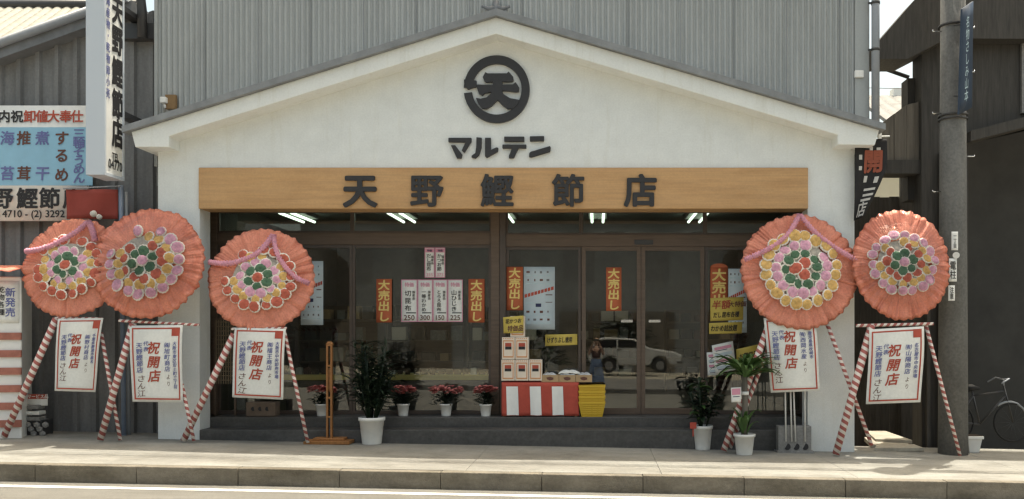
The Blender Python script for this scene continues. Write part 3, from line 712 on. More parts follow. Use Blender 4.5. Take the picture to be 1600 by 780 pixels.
def wreath(label, px, py, rpx, y, rings, gar, legs, bars, tilt, crepe, seed, squash=1.0, skip=0.0, sq=(1,1)):
    rr = random.Random(seed)
    C = W(px, py, y); Rd = rpx*(D+y)/F
    foot = Vector((C.x, y+.15, zg(C.x)))
    root = thing('flower_wreath', label, 'wreath', foot, 'round paper flower wreaths on striped tripods')
    rot = Matrix.Rotation(-math.radians(tilt), 3, 'X') @ Matrix.Rotation(math.radians(rr.uniform(-4,4)), 3, 'Z')
    U_, V_, N_ = rot @ Vector((1,0,0)), rot @ Vector((0,0,1)), rot @ Vector((0,-1,0))
    nt_, nr = 420, 12
    npl = 22
    ang = sorted(rr.uniform(0, 2*math.pi) for _ in range(npl)); amp = [rr.uniform(.3,1) for _ in range(npl)]
    def pl(a):
        for i in range(npl):
            b0 = ang[i]; b1 = ang[(i+1) % npl] + (2*math.pi if i == npl-1 else 0); aa = a if a >= ang[0] else a+2*math.pi
            if b0 <= aa < b1:
                t = (aa-b0)/(b1-b0); return math.sin(math.pi*t)**.35 * (.4+.6*amp[i]) if t < 1 else 0
        return 0
    mb = MB(); rings_v = []
    for j in range(nr+1):
        q = .06 + .94*j/nr; row = []
        for k in range(nt_):
            a = 2*math.pi*k/nt_
            e = 1 + (.022*noise.noise(Vector((math.cos(a)*3, math.sin(a)*3, seed))) + .012*math.sin(a*37+seed) + .016*noise.noise(Vector((a*11, seed, 0))) + .010*noise.noise(Vector((a*31, seed, 0))) + .008*(pl(a)-.6))*(q**3)
            h = .10*(1-q) + q*q*(.055*pl(a) + .032*noise.noise(Vector((a*9, q*2, seed+5))) + .0045*math.sin(a*105+3*noise.noise(Vector((a*6,seed,1)))) + .020*noise.noise(Vector((math.cos(a)*q*14, math.sin(a)*q*14, seed)))) - .05*q*q
            row.append(mb.bm.verts.new(C + U_*(math.cos(a)*q*e*Rd*sq[0]) + V_*(math.sin(a)*q*e*Rd*sq[1]) + N_*h*Rd/.8))
        rings_v.append(row)
    for a, b in zip(rings_v, rings_v[1:]):
        for k in range(nt_):
            f = mb.bm.faces.new((a[k], b[k], b[(k+1)%nt_], a[(k+1)%nt_])); f.smooth = True
    mb.bm.faces.new(rings_v[0])
    cb_ = mb.bm.verts.new(C - N_*.26)
    for k in range(nt_): mb.bm.faces.new((rings_v[-1][k], cb_, rings_v[-1][(k+1)%nt_])).material_index = 1
    obj('paper_disc', mb, [crepe, M['boxw']], root)
    mb = MB(); rb = []
    for q in (0, .25, .5):
        rb.append([mb.bm.verts.new(C + U_*(math.cos(a_)*q*Rd*(1+.06*noise.noise(Vector((a_*3, seed, q))))) + V_*(math.sin(a_)*q*squash*Rd) + N_*Rd/.8*(.10*(1-q)+.030)) for a_ in [k*2*math.pi/48 for k in range(48)]] if q else [mb.bm.verts.new(C + N_*(.132*Rd/.8))])
    for k in range(48):
        mb.bm.faces.new((rb[0][0], rb[1][k], rb[1][(k+1)%48])); mb.bm.faces.new((rb[1][k], rb[2][k], rb[2][(k+1)%48], rb[1][(k+1)%48]))
    obj('flower_backing', mb, M['fl_back'], root)
    for frac, colr, n_, size in rings:
        for k in range(n_):
            a = 2*math.pi*(k+.22*rr.random())/n_ + frac*7 if n_ > 1 else 0
            if rr.random() < skip and math.sin(a) > .2 and frac > .3: continue
            fr = frac*(1+rr.uniform(-.035,.035)); s_ = size*1.08*Rd*rr.uniform(.90,1.10)
            fx, fz = math.cos(a)*fr, math.sin(a)*fr*squash
            pos = C + U_*(fx*Rd) + V_*(fz*Rd) + N_*(Rd/.8*(.10*(1-frac)) + .045)
            o = bpy.data.objects.new('flower', FM[colr]); col.objects.link(o); o.parent = root
            nn = (N_ + U_*fx*.35 + V_*(fz*.35) + Vector((rr.uniform(-.3,.3),0,rr.uniform(-.3,.3)))).normalized()
            o.matrix_local = Matrix.Translation(pos - foot) @ nn.to_track_quat('Z','Y').to_matrix().to_4x4() @ Matrix.Rotation(rr.random()*6,4,'Z') @ Matrix.Diagonal((s_*rr.uniform(.88,1.08), s_*rr.uniform(.88,1.08), s_*rr.uniform(.8,1.25), 1))
    if crepe is M['crepe2']:
        mb = MB()
        def film(u, v):
            a_ = u*2*math.pi; q = .05+.80*v; x_, z_ = math.cos(a_)*q, math.sin(a_)*q
            wv = noise.noise(Vector((x_*3.2, z_*3.2, seed)))*.06 + abs(noise.noise(Vector((x_*7, z_*7, seed+3))))*.05
            return C + U_*x_*Rd + V_*z_*Rd + N_*(Rd/.8*(.10*(1-q)) + .13 + wv - .10*v**4)
        mb.grid(film, 96, 24); obj('plastic_film', mb, M['film'], root)
    for pts in gar:
        pw = [Vector((x_, y_)) for x_, y_ in curve2(pts, 17)]
        P3 = []
        for p in pw:
            dx, dz = (p.x-px)/rpx, (py-p.y)/rpx
            P3.append(C + U_*dx*Rd + V_*dz*Rd + N_*(.10*(1-math.hypot(dx,dz)) + .07))
        mb = MB(); n_ = len(P3)
        mb.tube(P3, [(.026+.020*(i%2)+rr.uniform(-.005,.006)) for i in range(n_)], 9); obj('garland', mb, M['garland'], root)
    for (a, ya), (b, yb_), r_ in legs:
        p0 = W(a[0], a[1], ya); pole_part(root, 'leg', p0, W(b[0], b[1], yb_), r_, M['stripe'])
    for (a, b, yy, r_) in bars: pole_part(root, 'crossbar', W(*a, yy), W(*b, yy), r_, M['stripe'])
    
    mb = MB(); mb.tube([C - N_*.10 + Vector((0,0,.2)), C - N_*.14 - Vector((0,0,.45))], .02, 8); obj('prop', mb, M['darkmetal'], root)
    return root
RG = lambda *c: [(0 if i == 0 and n == 1 else f, cc, n, s) for i, (f, cc, n, s) in enumerate(c)]
A5 = lambda c0, c1, c2, c3, c4: RG((0,c0,1,.105),(.19,c1,6,.105),(.335,c2,10,.10),(.46,c3,14,.10),(.605,c4,18,.105))
wreath('leftmost orange wreath with pink garland and one red centre flower, tucked behind its neighbour', 112, 418, 79, -.30, A5('red','green','pink','yellow','red'),
       [[(137,346),(118,366),(80,388),(42,394)], [(137,346),(146,362),(152,378)]],
       [(((88,498),-.36),((6,683),-.36),.05), (((158,520),-.34),((188,688),-.40),.027)], [((86,497),(160,498),-.38,.018)], 9, M['crepe'], 3, .92, .3)
wreath('orange wreath without garland, pink outer flower ring, overlapping the leftmost wreath and pillar', 231, 411, 88, -.42, A5('pink','green','red','yellow','pink'),
       [], [(((208,505),-.46),((157,687),-.46),.05), (((284,600),-.40),((303,689),-.42),.027)], [((186,501),(311,508),-.47,.022)], 9, M['crepe2'], 11, .95, .3)
wreath('orange wreath with pink garland and red outer flowers, before the glass by the left pillar', 408, 437, 82, -.30, A5('red','green','pink','yellow','red'),
       [[(425,367),(404,398),(366,414),(330,412)], [(425,367),(436,402),(460,432),(484,444)]],
       [(((366,522),-.36),((287,688),-.36),.05), (((444,518),-.34),((481,692),-.36),.027)], [((362,514),(448,513),-.38,.02)], 9, M['crepe'], 23, .9, .25)
wreath('largest orange wreath with yellow outer flowers and three red centre flowers, at the right pillar', 1249, 424, 92, -.36,
       [(.11,'red',3,.115),(.27,'green',10,.095),(.43,'pink',15,.10),(.60,'yellow',20,.105)],
       [[(1251,335),(1228,370),(1196,393),(1162,408)], [(1251,335),(1275,366),(1306,390),(1338,408)]],
       [(((1204,500),-.36),((1131,704),-.40),.05), (((1210,520),-.30),((1141,700),-.34),.03), (((1292,505),-.36),((1362,696),-.38),.030)], [], 9, M['crepe'], 37, .97, .1)
wreath('rightmost shiny orange wreath without garland, pink outer flowers, half beside the utility pole', 1408, 413, 78, -.44, A5('pink','green','red','yellow','pink'),
       [], [(((1362,508),-.52),((1306,710),-.50),.055), (((1446,506),-.50),((1500,712),-.46),.027)], [((1338,509),(1458,506),-.54,.024)], 9, M['crepe2'], 41, .95, .25, sq=(.97,1.13))

# ---------------------------------------------------------------- banners
def banner(label, q, y, col1, col2, col3, col4, top=0.0, stampv=True, bow=.03):
    p = Paper('congratulation_banner', [W(*a, y) for a in q], M['paper'], .006, bow, nv=12)
    tag(p.root, label, 'banner', 'white red-framed opening banners under the wreaths')
    S_ = p.Wd
    p.frame(.035*S_/.8, .022*S_/.8, M['red'])
    if stampv: p.rect(.80, .03, .95, .14, M['red'], 'stamp', .003)
    p.text('祝開店', .46, top+.20, .235*S_, M['red'], True, .024, 1.05, 1.12, skew=.2, jit=.07)
    p.text(col1, .18, top+.22, .115*S_, M['blue'], True, .012, 1.12, 1.0, skew=.1, jit=.05)
    p.text('さん江', .19, top+.22+5.3*.115*S_/p.Ht, .14*S_, M['brown'], True, .0, 1.2, 1.0, skew=.2, jit=.12)
    p.text(col2, .31, top+.20, .095*S_, M['blue'], True, .010, 1.1, 1.1, skew=.1, jit=.06)
    p.text(col3, .72, top+.22, .105*S_, M['blue'], True, .012, 1.1, 1.05, skew=.1, jit=.06)
    p.text('より', .73, top+.24+len(col3)*.105*1.05*S_/p.Ht, .10*S_, M['brown'], True, .0, .8, 1.3, skew=.1)
    p.text(col4, .865, top+.21, .08*S_, M['blue'], True, .016, 1.0, 1.0, skew=.1, jit=.06)
    return p.done()
banner('slanting white banner with red frame under the leftmost wreath', [(91,498),(162,497),(147,613),(84,611)], -.40, '天野鰹節店', '代表', '㈱野村商店', '千葉県勝浦市墨名')
banner('upright white banner hanging from the striped bar, in front of the left pillar', [(203,509),(286,508),(284,629),(206,628)], -.50, '天野鰹節店', '代表', '㈱旭町商店', '大阪市東区安土町三丁目')
banner('white banner with red frame under the pink draped wreath by the glass', [(367,512),(447,514),(441,625),(362,621)], -.41, '天野鰹節店', '代表', '㈱福王商店', '大阪市中央卸売市場', -.03)
banner('tall white banner under the largest wreath, above the three grey blocks', [(1193,497),(1274,500),(1282,611),(1205,614)], -.42, '天野鰹節店', '代表', '㈲西岡水産', '鹿児島県枕崎市', -.05, False)
banner('white banner with red frame curling at its top under the rightmost wreath', [(1358,515),(1443,510),(1440,629),(1354,632)], -.58, '天野鰹節店', '代表', '㈲山陽商店', '名古屋市中央市場', .0, True, .045)

# ---------------------------------------------------------------- posters behind the glass
GP = GY - .045
def bigsale(label, x0, y0, x1, y1, dome=False, y=GP):
    p = Paper('sale_poster', wq(x0,y0,x1,y1,y), M['orange'], .004); tag(p.root, label, 'poster', 'narrow orange sale posters on the glass')
    if dome:
        mb = MB(); c = (W(x0,y0,y)+W(x1,y0,y))/2; r_ = (W(x1,y0,y)-W(x0,y0,y)).length/2
        mb.prism([(c.x+r_*math.cos(a*math.pi/12), c.z+.001+r_*.45*math.sin(a*math.pi/12)) for a in range(13)], y, y+.004); obj('rounded_top', mb, M['orange'], p.root)
    s_ = p.Ht/4.15
    p.text('大売出し', .5, .02, s_, M['yelltxt'], True, .030, 1.15, 1.0, skew=.05); return p.done()
bigsale('orange sale poster left of the white price tags', 588, 436, 612, 504)
bigsale('orange sale poster right of the white price tags', 732, 436, 757, 504)
bigsale('orange sale poster touching the pale blue flyer beside the dark door post', 791.5, 417, 817, 485, y=GP)
bigsale('orange sale poster alone on the left sliding door', 947, 418, 971, 486, y=GP-.03)
bigsale('orange sale poster with rounded top above the yellow cards', 1110, 418, 1137, 500, True)
tags = [('white price tag marked 250 with pink edge, left end of the lower row', 627, 437, 652, 503, '切昆布', '250'),
        ('white price tag marked 300 with pink edge in the lower row', 652.5, 437, 676, 503, '一等わかめ', '300'),
        ('white price tag marked 150 with pink edge in the lower row', 676.5, 437, 699, 503, 'とろろ昆布', '150'),
        ('white price tag marked 225 with pink edge, right end of the lower row', 699.5, 437, 723, 503, '山ひじき', '225'),
        ('white price tag marked 355, left one of the upper pair', 663.5, 387, 679, 434, 'だし昆布', '355'),
        ('white price tag marked 375, right one of the upper pair', 680, 387, 695.5, 434, 'かつお節', '375')]
for i, (lb, x0, y0, x1, y1, t_, pr_) in enumerate(tags):
    p = Paper('price_tag', wq(x0,y0,x1,y1,GP), M['paper'], .003); tag(p.root, lb, 'price tag', 'white price tags on the window')
    p.frame(.0, .011, M['pink'])
    if i > 3: p.rect(.08, .04, .92, .16, M['pink'])
    p.text('特価', .5-.5*2*.075/p.Wd if i < 4 else .5-.04/p.Wd, .12 if i < 4 else .10, .075 if i < 4 else .04, M['pink'] if i < 4 else M['navy'], bold=.02)
    n_ = len(t_); hh = p.Ht*(.52 if i < 4 else .58)/n_
    p.text(t_, .42, .24 if i < 4 else .2, min(hh, .1), M['black'], True, .012, 1.1, hh/min(hh,.1))
    p.text('国産品', .78, .26, .045, M['black'], True, .01, 1, 1.1)
    p.text(pr_, .5, .90, p.Wd*.46, M['brown'] if i < 4 else M['pink'], bold=.01)
    if i < 4: p.rect(.3, .775, .92, .80, M['black'], 'print')
    p.done()
def flyer(label, x0, y0, x1, y1, y=GP, m='paper_bl', cols=4, band=True):
    p = Paper('flyer', wq(x0,y0,x1,y1,y), M[m], .002); tag(p.root, label, 'flyer', 'printed flyers on the glass')
    rr = random.Random(x0)
    for v0, n_ in ((.07,2),(.70,2)):
        for r_ in range(n_):
            for c in range(cols):
                u = .08 + c*.86/cols; v = v0 + r_*.125
                p.rect(u+rr.uniform(0,.05), v, u+.07+rr.uniform(0,.04), v+.026+rr.uniform(0,.012), M['shed'] if rr.random() < .6 else M['brown'])
                p.rect(u, v+.065, u+.15, v+.08, M['signtxt'])
    if band:
        b = p.mb(M['red'], 'print')
        for k in range(9):
            u0, u1 = .02+k*.107, .02+k*.107+.085; f_ = lambda u: .50-.14*u
            b.face([p.P(u0, f_(u0), .003), p.P(u1, f_(u1), .003), p.P(u1, f_(u1)-.055, .003), p.P(u0, f_(u0)-.055, .003)])
    p.rect(.38, .585, .56, .64, M['navy']); p.rect(.05, .57, .3, .585, M['signtxt']); p.rect(.7, .44, .92, .455, M['brown']); p.rect(.7, .56, .92, .57, M['brown'])
    return p.done()
flyer('large pale blue flyer with a slanting red band, right of the door post', 818.5, 417, 867, 515)
flyer('pale flyer half hidden behind the pink draped left wreath', 470, 408, 505, 508)
flyer('grey blue flyer between the rounded sale poster and the largest wreath', 1138, 420, 1167, 520)
def ycard(label, q, y, lines, red=None):
    p = Paper('yellow_price_card', [W(*a, y) for a in q], M['yellow'], .004); tag(p.root, label, 'price card', 'yellow handwritten price cards')
    for (t_, u, v, s_, m) in lines: p.text(t_, u, v, s_*p.Ht, M[m], bold=.02, xs=min(1, .8*p.Wd/(s_*p.Ht*max(1,len(t_)))), skew=.15, jit=.06)
    return p.done()
ycard('yellow price card standing on top of the box pyramid', [(786,496),(818,493),(818,520),(787,521)], .42, [('花かつお',.1,.28,.30,'black'),('特価品',.2,.72,.38,'brown')])
ycard('long yellow card on the glass above the plastic packets', [(852,523),(902,522),(902,539),(852,541)], GP, [('けずりぶし徳用',.05,.5,.55,'black')])
ycard('larger yellow card with red half price writing below the rounded poster', [(1110,466),(1162,464),(1161,500),(1110,502)], GP-.012, [('半額',.05,.30,.40,'red'),('大特価',.55,.30,.26,'brown'),('だし昆布各種',.08,.74,.26,'black')])
ycard('narrow yellow card below the larger half price card', [(1108,505),(1160,503),(1159,521),(1108,522)], GP-.012, [('わかめ詰放題',.05,.5,.6,'black')])
ycard('tilted yellow card behind the spiky potted plant', [(1150,546),(1186,538),(1188,566),(1152,572)], GP, [('お買得品',.1,.5,.4,'black')])
for lb, q in (('tilted white flyer leaning above the others behind the potted plants', [(1112,540),(1145,533),(1150,578),(1118,584)]), ('white flyer standing behind the dark potted plant', [(1104,551),(1128,549),(1130,586),(1106,587)])):
    p = Paper('loose_flyer', [W(*a, .74 if 'leaning' in lb else .78) for a in q], M['paper'], .002, .01); tag(p.root, lb, 'flyer', 'loose flyers by the potted plants')
    for k in range(4):
        p.rect(.1, .1+.22*k, .9, .2+.22*k, M['pink'] if k % 2 == 0 else M['paper_bl'])
        p.rect(.15, .215+.22*k, .7, .24+.22*k, M['navy'])
    p.done()

# ---------------------------------------------------------------- goods in front of the glass
tb = thing('display_table', 'low table hidden under the red and white striped cloth', 'table', (PX(844,.5), .55, FL))
tx0, tx1, ty0, ty1, tz = PX(785,.42), PX(903,.42), .42, .76, PZ(598,.42)
mb = MB(); mb.box(tx0, tx1, ty0, ty1, tz-.03, tz); obj('tabletop', mb, M['card'], tb)
for x_ in (tx0+.03, tx1-.03):
    for y_ in (ty0+.03, ty1-.03):
        mb = MB(); mb.box(x_-.02, x_+.02, y_-.02, y_+.02, FL, tz-.03); obj('leg', mb, M['card'], tb)
cl = MB()
def cloth(u, v):
    x_ = tx0-.01 + u*(tx1-tx0+.02)
    return Vector((x_, ty0-.015-.018*math.sin(u*31)*v-.012*math.sin(u*13+1)*v, tz+.004 - v*(tz-FL-.012)))
cl.grid(cloth, 60, 10, thick=Vector((0,.004,0)))
cl.grid(lambda u, v: Vector((tx0-.01+u*(tx1-tx0+.02), ty0-.012+v*(ty1-ty0), tz+.006)), 2, 2)
cl.grid(lambda u, v: Vector((tx1+.012+.012*math.sin(u*9)*v, ty0-.01+u*(ty1-ty0), tz+.004 - v*(tz-FL-.012))), 10, 6, thick=Vector((-.004,0,0)))
co = obj('striped_cloth', cl, M['redbox']); tag(co, 'red and white striped cloth draped over the low table', 'cloth')
for i, (a, b) in enumerate(((792,810),(828,845),(862,879))):
    mb = MB(); ua, ub = (a-785)/118, (b-785)/118
    mb.grid(lambda u, v: cloth(ua+(ub-ua)*u+.012*v, .12+.86*v)+Vector((0,-.007,0)), 8, 8); obj('white_stripe', mb, M['white'], co)
mb = MB(); mb.grid(lambda u, v: Vector((tx1+.019+.012*math.sin((.05+u*.5)*9)*v, ty0+.01+u*.15, tz-.02 - v*(tz-FL-.03))), 6, 6); obj('white_stripe', mb, M['white'], co)
def gift(label, x0, y0, x1, y1, y=.42, dp=.16):
    t = MB(); X0, X1, Z0, Z1 = PX(x0,y), PX(x1,y), PZ(y1,y), PZ(y0,y)
    t.box(X0+.003, X1-.003, y, y+dp, Z0+.001, Z1-.001); o = obj('gift_box', t, M['boxw'], bevel=.004); tag(o, label, 'box', 'pale gift boxes piled on the table')
    w_, h_ = X1-X0, Z1-Z0; f_ = lambda a, b, c, d: (X0+a*w_, X0+b*w_, y-.003, y-.0005, Z1-d*h_, Z1-c*h_)
    mb = MB()
    for q in ((.10,.16,.14,.92),(.84,.90,.14,.92),(.16,.84,.86,.92),(.16,.84,.14,.19)): mb.box(*f_(*q))
    for k in range(6): mb.box(*f_(.10+k*.14,.17+k*.14,.04,.08))
    obj('print', mb, mat('box_orange_print', (.62,.30,.14), .6), o) if 'bx' not in M else obj('print', mb, M['bx'], o)
    mb = MB(); mb.box(*f_(.26,.74,.26,.42)); obj('label', mb, M['red'], o)
    mb = MB(); mb.box(*f_(.26,.74,.425,.56)); obj('label', mb, M['black'], o)
    return o
M['bx'] = mat('box_orange_print', (.62,.30,.14), .6)
gift('pale gift box at the left of the bottom row on the striped table', 783, 562, 804.5, 595)
gift('pale gift box in the middle of the bottom row on the striped table', 804.7, 562, 826, 595)
gift('pale gift box at the right end of the bottom row, under no other box', 826.2, 562, 847, 595)
gift('pale gift box at the left of the second row of the pyramid', 784, 527, 804.5, 561.5)
gift('pale gift box at the right of the second row of the pyramid', 804.8, 527, 826, 561.5)
gift('pale gift box topping the pyramid behind the yellow card', 797, 494, 820, 526.5, .44)
for i, (a, b, lb) in enumerate(((846,873,'shallow cardboard tray next to the gift boxes'),(873.5,899,'shallow cardboard tray in the middle under the silvery packet'),(899.5,925,'shallow cardboard tray at the right end, overhanging the yellow baskets'))):
    t = thing('cardboard_tray', lb, 'tray', W((a+b)/2, 598, .5), 'cardboard trays of packets on the table'); y = .43
    X0, X1, Z0, Z1 = PX(a,y), PX(b,y), PZ(598,y)+.008, PZ(587,y)+.008
    mb = MB(); mb.box(X0, X1, y, y+.012, Z0, Z1); mb.box(X0, X1, y+.26, y+.272, Z0, Z1); mb.box(X0, X0+.012, y+.012, y+.26, Z0, Z1); mb.box(X1-.012, X1, y+.012, y+.26, Z0, Z1); mb.box(X0+.012, X1-.012, y+.012, y+.26, Z0, Z0+.01)
    obj('tray', mb, M['card'], t)
    mb = MB(); mb.prism([((X0+X1)/2+r_*math.cos(k*1.0472+.5), (Z0+Z1)/2+.03*math.sin(k*1.0472+.5)) for k, r_ in enumerate((.06,.03,.07,.05,.04,.06))], y-.002, y-.0005); obj('print', mb, M['brown'], t)
for i, (a, b, py, lb) in enumerate(((847,870,580,'flat clear packet on the tray next to the gift boxes'),(873,906,576,'silvery packet lying highest on the middle tray'),(902,924,582,'clear packet on the tray at the right end'),(874,900,584,'clear packet under the silvery one on the middle tray'))):
    y = .5; c = W((a+b)/2, py, y); wx = (b-a)/2*(D+y)/F
    mb = MB(); mb.grid(lambda u, v: Vector((c.x+(2*u-1)*wx, y+.06+.2*(v-.5)-.05*v, PZ(588,.43)+.01+(.04 if i == 1 else 0)+.055*math.sin(math.pi*u)**.5*math.sin(math.pi*min(.95,v+.05))**.5*(.7+.3*math.sin(u*14+v*9)))), 14, 8, thick=Vector((0,0,-.02)))
    tag(obj('plastic_packet', mb, M['plast'] if i != 1 else M['paper']), lb, 'packet', 'packets lying on the trays')
# yellow baskets, nested
for i in range(4):
    y = .52; zb_ = FL + .0 + i*.085
    lb = ('lowest yellow slatted basket of the nested stack, on the step', 'second yellow basket up in the nested stack', 'third yellow basket up in the nested stack', 'topmost yellow basket of the nested stack')[i]
    cx_ = PX(925,y); t = thing('shopping_basket', lb, 'basket', (cx_, y, zb_), 'yellow baskets nested beside the striped table')
    wb, wt, hb, db, dt = .155, .205, .235, .10, .14
    L = lambda k, z: k[0]+(k[1]-k[0])*z
    mb = MB()
    for z_, h_ in [(0.0,.012)]+[(.04+.032*k,.016) for k in range(5)]+[(.205,.03)]:
        f_ = z_/hb; a_, d_ = L((wb,wt),f_), L((db,dt),f_); e = .012 if z_ < .2 else .02
        for (x0,x1,ya,yb_) in ((-a_,a_,-d_-e/2,-d_+e/2),(-a_,a_,d_-e/2,d_+e/2),(-a_-e/2,-a_+e/2,-d_,d_),(a_-e/2,a_+e/2,-d_,d_)):
            mb.box(cx_+x0, cx_+x1, y+ya, y+yb_, zb_+z_, zb_+z_+h_)
    for sx in (-1,-.5,0,.5,1):
        for sy in (-1,1):
            mb.hexa([(cx_+sx*wb+o_[0]*.006, y+sy*db+o_[1]*.006, zb_) for o_ in ((-1,-1),(1,-1),(1,1),(-1,1))]+[(cx_+sx*wt+o_[0]*.006, y+sy*dt+o_[1]*.006, zb_+hb) for o_ in ((-1,-1),(1,-1),(1,1),(-1,1))])
    mb.box(cx_-wb, cx_+wb, y-db, y+db, zb_+.002, zb_+.008)
    for (ax_, ay_, bx2, by2) in ((-1,-1,1,-1),(1,-1,1,1),(1,1,-1,1),(-1,1,-1,-1)):      # thin walls behind the ribs
        mb.face([(cx_+ax_*wb*.97, y+ay_*db*.97, zb_+.005), (cx_+bx2*wb*.97, y+by2*db*.97, zb_+.005), (cx_+bx2*wt*.97, y+by2*dt*.97, zb_+hb-.01), (cx_+ax_*wt*.97, y+ay_*dt*.97, zb_+hb-.01)])
    obj('basket_body', mb, M['basket'], t)

# ---------------------------------------------------------------- plants
def pot(root, c, r, h, m='pot'):
    mb = MB(); mb.lathe(c, [(.0,0),(r*.74,0),(r*.76,.01),(r*.96,h*.86),(r*1.05,h*.87),(r*1.06,h*.985),(r*1.02,h),(r*.95,h),(r*.92,h*.9),(0,h*.9)], 28); obj('pot', mb, M[m], root)
    mb = MB(); mb.lathe(c, [(0,h*.905),(r*.90,h*.905),(0,h*.93)], 20); obj('soil', mb, M['soil'], root)
def blade(mb, base, d, L_, wd, droop, n=7, fold=.25):
    d = Vector(d).normalized(); side_ = d.cross(Vector((0,0,1)))
    side_ = side_.normalized() if side_.length > .05 else Vector((1,0,0)); p = Vector(base); prev = None
    for i in range(n+1):
        t = i/n; wv = wd*(math.sin(math.pi*min(1, t*.9+.1))**.8)*(1 if t < .98 else .15)
        dd = (d + Vector((0,0,-droop*t*t*1.6))).normalized(); up = side_.cross(dd)
        a, b, c = mb.bm.verts.new(p - side_*wv/2 + up*wv*fold), mb.bm.verts.new(p), mb.bm.verts.new(p + side_*wv/2 + up*wv*fold)
        if prev:
            for q in ((prev[0], prev[1], b, a), (prev[1], prev[2], c, b)):
                f = mb.bm.faces.new(q); f.smooth = True; f.material_index = mb.mi
        prev = (a, b, c); p = p + dd*L_/n
def azalea(label, px, y, seed, wide=1.0):
    rr = random.Random(seed); c = Vector((PX(px,y), y, FL)); t = thing('flower_pot', label, 'potted plant', c, 'small white pots of red azalea on the step')
    pot(t, c, .095, .19)
    lf = MB(); fl = MB()
    for k in range(150):
        a = rr.uniform(0, 6.28); r_ = abs(rr.gauss(0,.5)); r_ = min(r_, 1)*.26*wide; z_ = .17 + .20*rr.random()*(1-.4*r_/.3)
        blade(lf, c+Vector((math.cos(a)*r_*.8, math.sin(a)*r_*.6, z_)), (math.cos(a), math.sin(a), .5), .075, .035, .5, 3)
    for k in range(95):
        a = rr.uniform(0, 6.28); r_ = math.sqrt(rr.random())*.26*wide; z_ = .34 + .10*math.sqrt(max(0, 1-(r_/(.31*wide))**2)) + rr.uniform(-.05,.03)
        p = c+Vector((math.cos(a)*r_, math.sin(a)*r_*.6, z_))
        for j in range(5):
            b = j*1.257+rr.random()*.4; d = Vector((math.cos(b), math.sin(b)*.8-.35, .5*rr.random()+.1))
            blade(fl, p, d, .05, .042, .5, 2, .1)
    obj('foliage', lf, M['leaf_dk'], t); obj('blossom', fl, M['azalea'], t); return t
azalea('red azalea in a small white pot behind the tall wooden stand', 503, .56, 1, .85)
azalea('red azalea in a small white pot just right of the big dark palm', 630, .58, 2, .8)
azalea('widest red azalea in a small white pot, middle of the row on the step', 697, .58, 3, 1.0)
azalea('red azalea in a small white pot next to the thick dark post', 759, .52, 4, .7)
# big dark palm
y = -.10; c = Vector((PX(581,y), y, zg(PX(581,y)))); t = thing('potted_palm', 'tall dark leafy palm in a large white pot on the pavement', 'potted plant', c)
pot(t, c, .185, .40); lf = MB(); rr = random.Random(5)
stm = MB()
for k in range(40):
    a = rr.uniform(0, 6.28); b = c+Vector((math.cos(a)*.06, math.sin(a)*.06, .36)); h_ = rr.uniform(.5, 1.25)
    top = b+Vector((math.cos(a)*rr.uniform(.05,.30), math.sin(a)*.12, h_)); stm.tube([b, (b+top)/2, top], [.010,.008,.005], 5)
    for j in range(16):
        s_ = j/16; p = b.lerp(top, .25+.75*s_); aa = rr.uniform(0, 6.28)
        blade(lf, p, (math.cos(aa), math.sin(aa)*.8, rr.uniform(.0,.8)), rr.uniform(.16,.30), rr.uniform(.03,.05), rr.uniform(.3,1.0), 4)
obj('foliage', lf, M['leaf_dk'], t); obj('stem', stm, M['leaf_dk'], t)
# dark rubber plant right
y = -.02; c = Vector((PX(1098,y), y, zg(PX(1098,y)))); t = thing('potted_rubber_plant', 'dark broad-leaved plant with red tag, left one of two white pots', 'potted plant', c)
pot(t, c, .145, .36); lf = MB(); stm = MB(); lg = MB()
for k in range(7):
    a = rr.uniform(0, 6.28); b = c+Vector((math.cos(a)*.05, math.sin(a)*.05, .33)); top = b+Vector((math.cos(a)*rr.uniform(.05,.22), math.sin(a)*.15, rr.uniform(.45,.80))); stm.tube([b, top], [.012,.007], 6)
    for j in range(13):
        p = b.lerp(top, .2+.8*j/13); aa = rr.uniform(0, 6.28)
        blade(lf if rr.random() < .9 else lg, p, (math.cos(aa), math.sin(aa)-.2, rr.uniform(-.1,.7)), rr.uniform(.14,.24), rr.uniform(.07,.11), rr.uniform(.4,1.1), 5)
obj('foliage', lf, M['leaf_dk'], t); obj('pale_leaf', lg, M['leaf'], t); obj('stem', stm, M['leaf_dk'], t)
mb = MB(); mb.box(PX(1078,-.15), PX(1088,-.15), -.16, -.155, PZ(670,-.15), PZ(660,-.15)); mb.box(PX(1082,-.15), PX(1084,-.15), -.154, -.150, PZ(682,-.15), PZ(662,-.15)); obj('plant_tag', mb, M['redbox'], t)
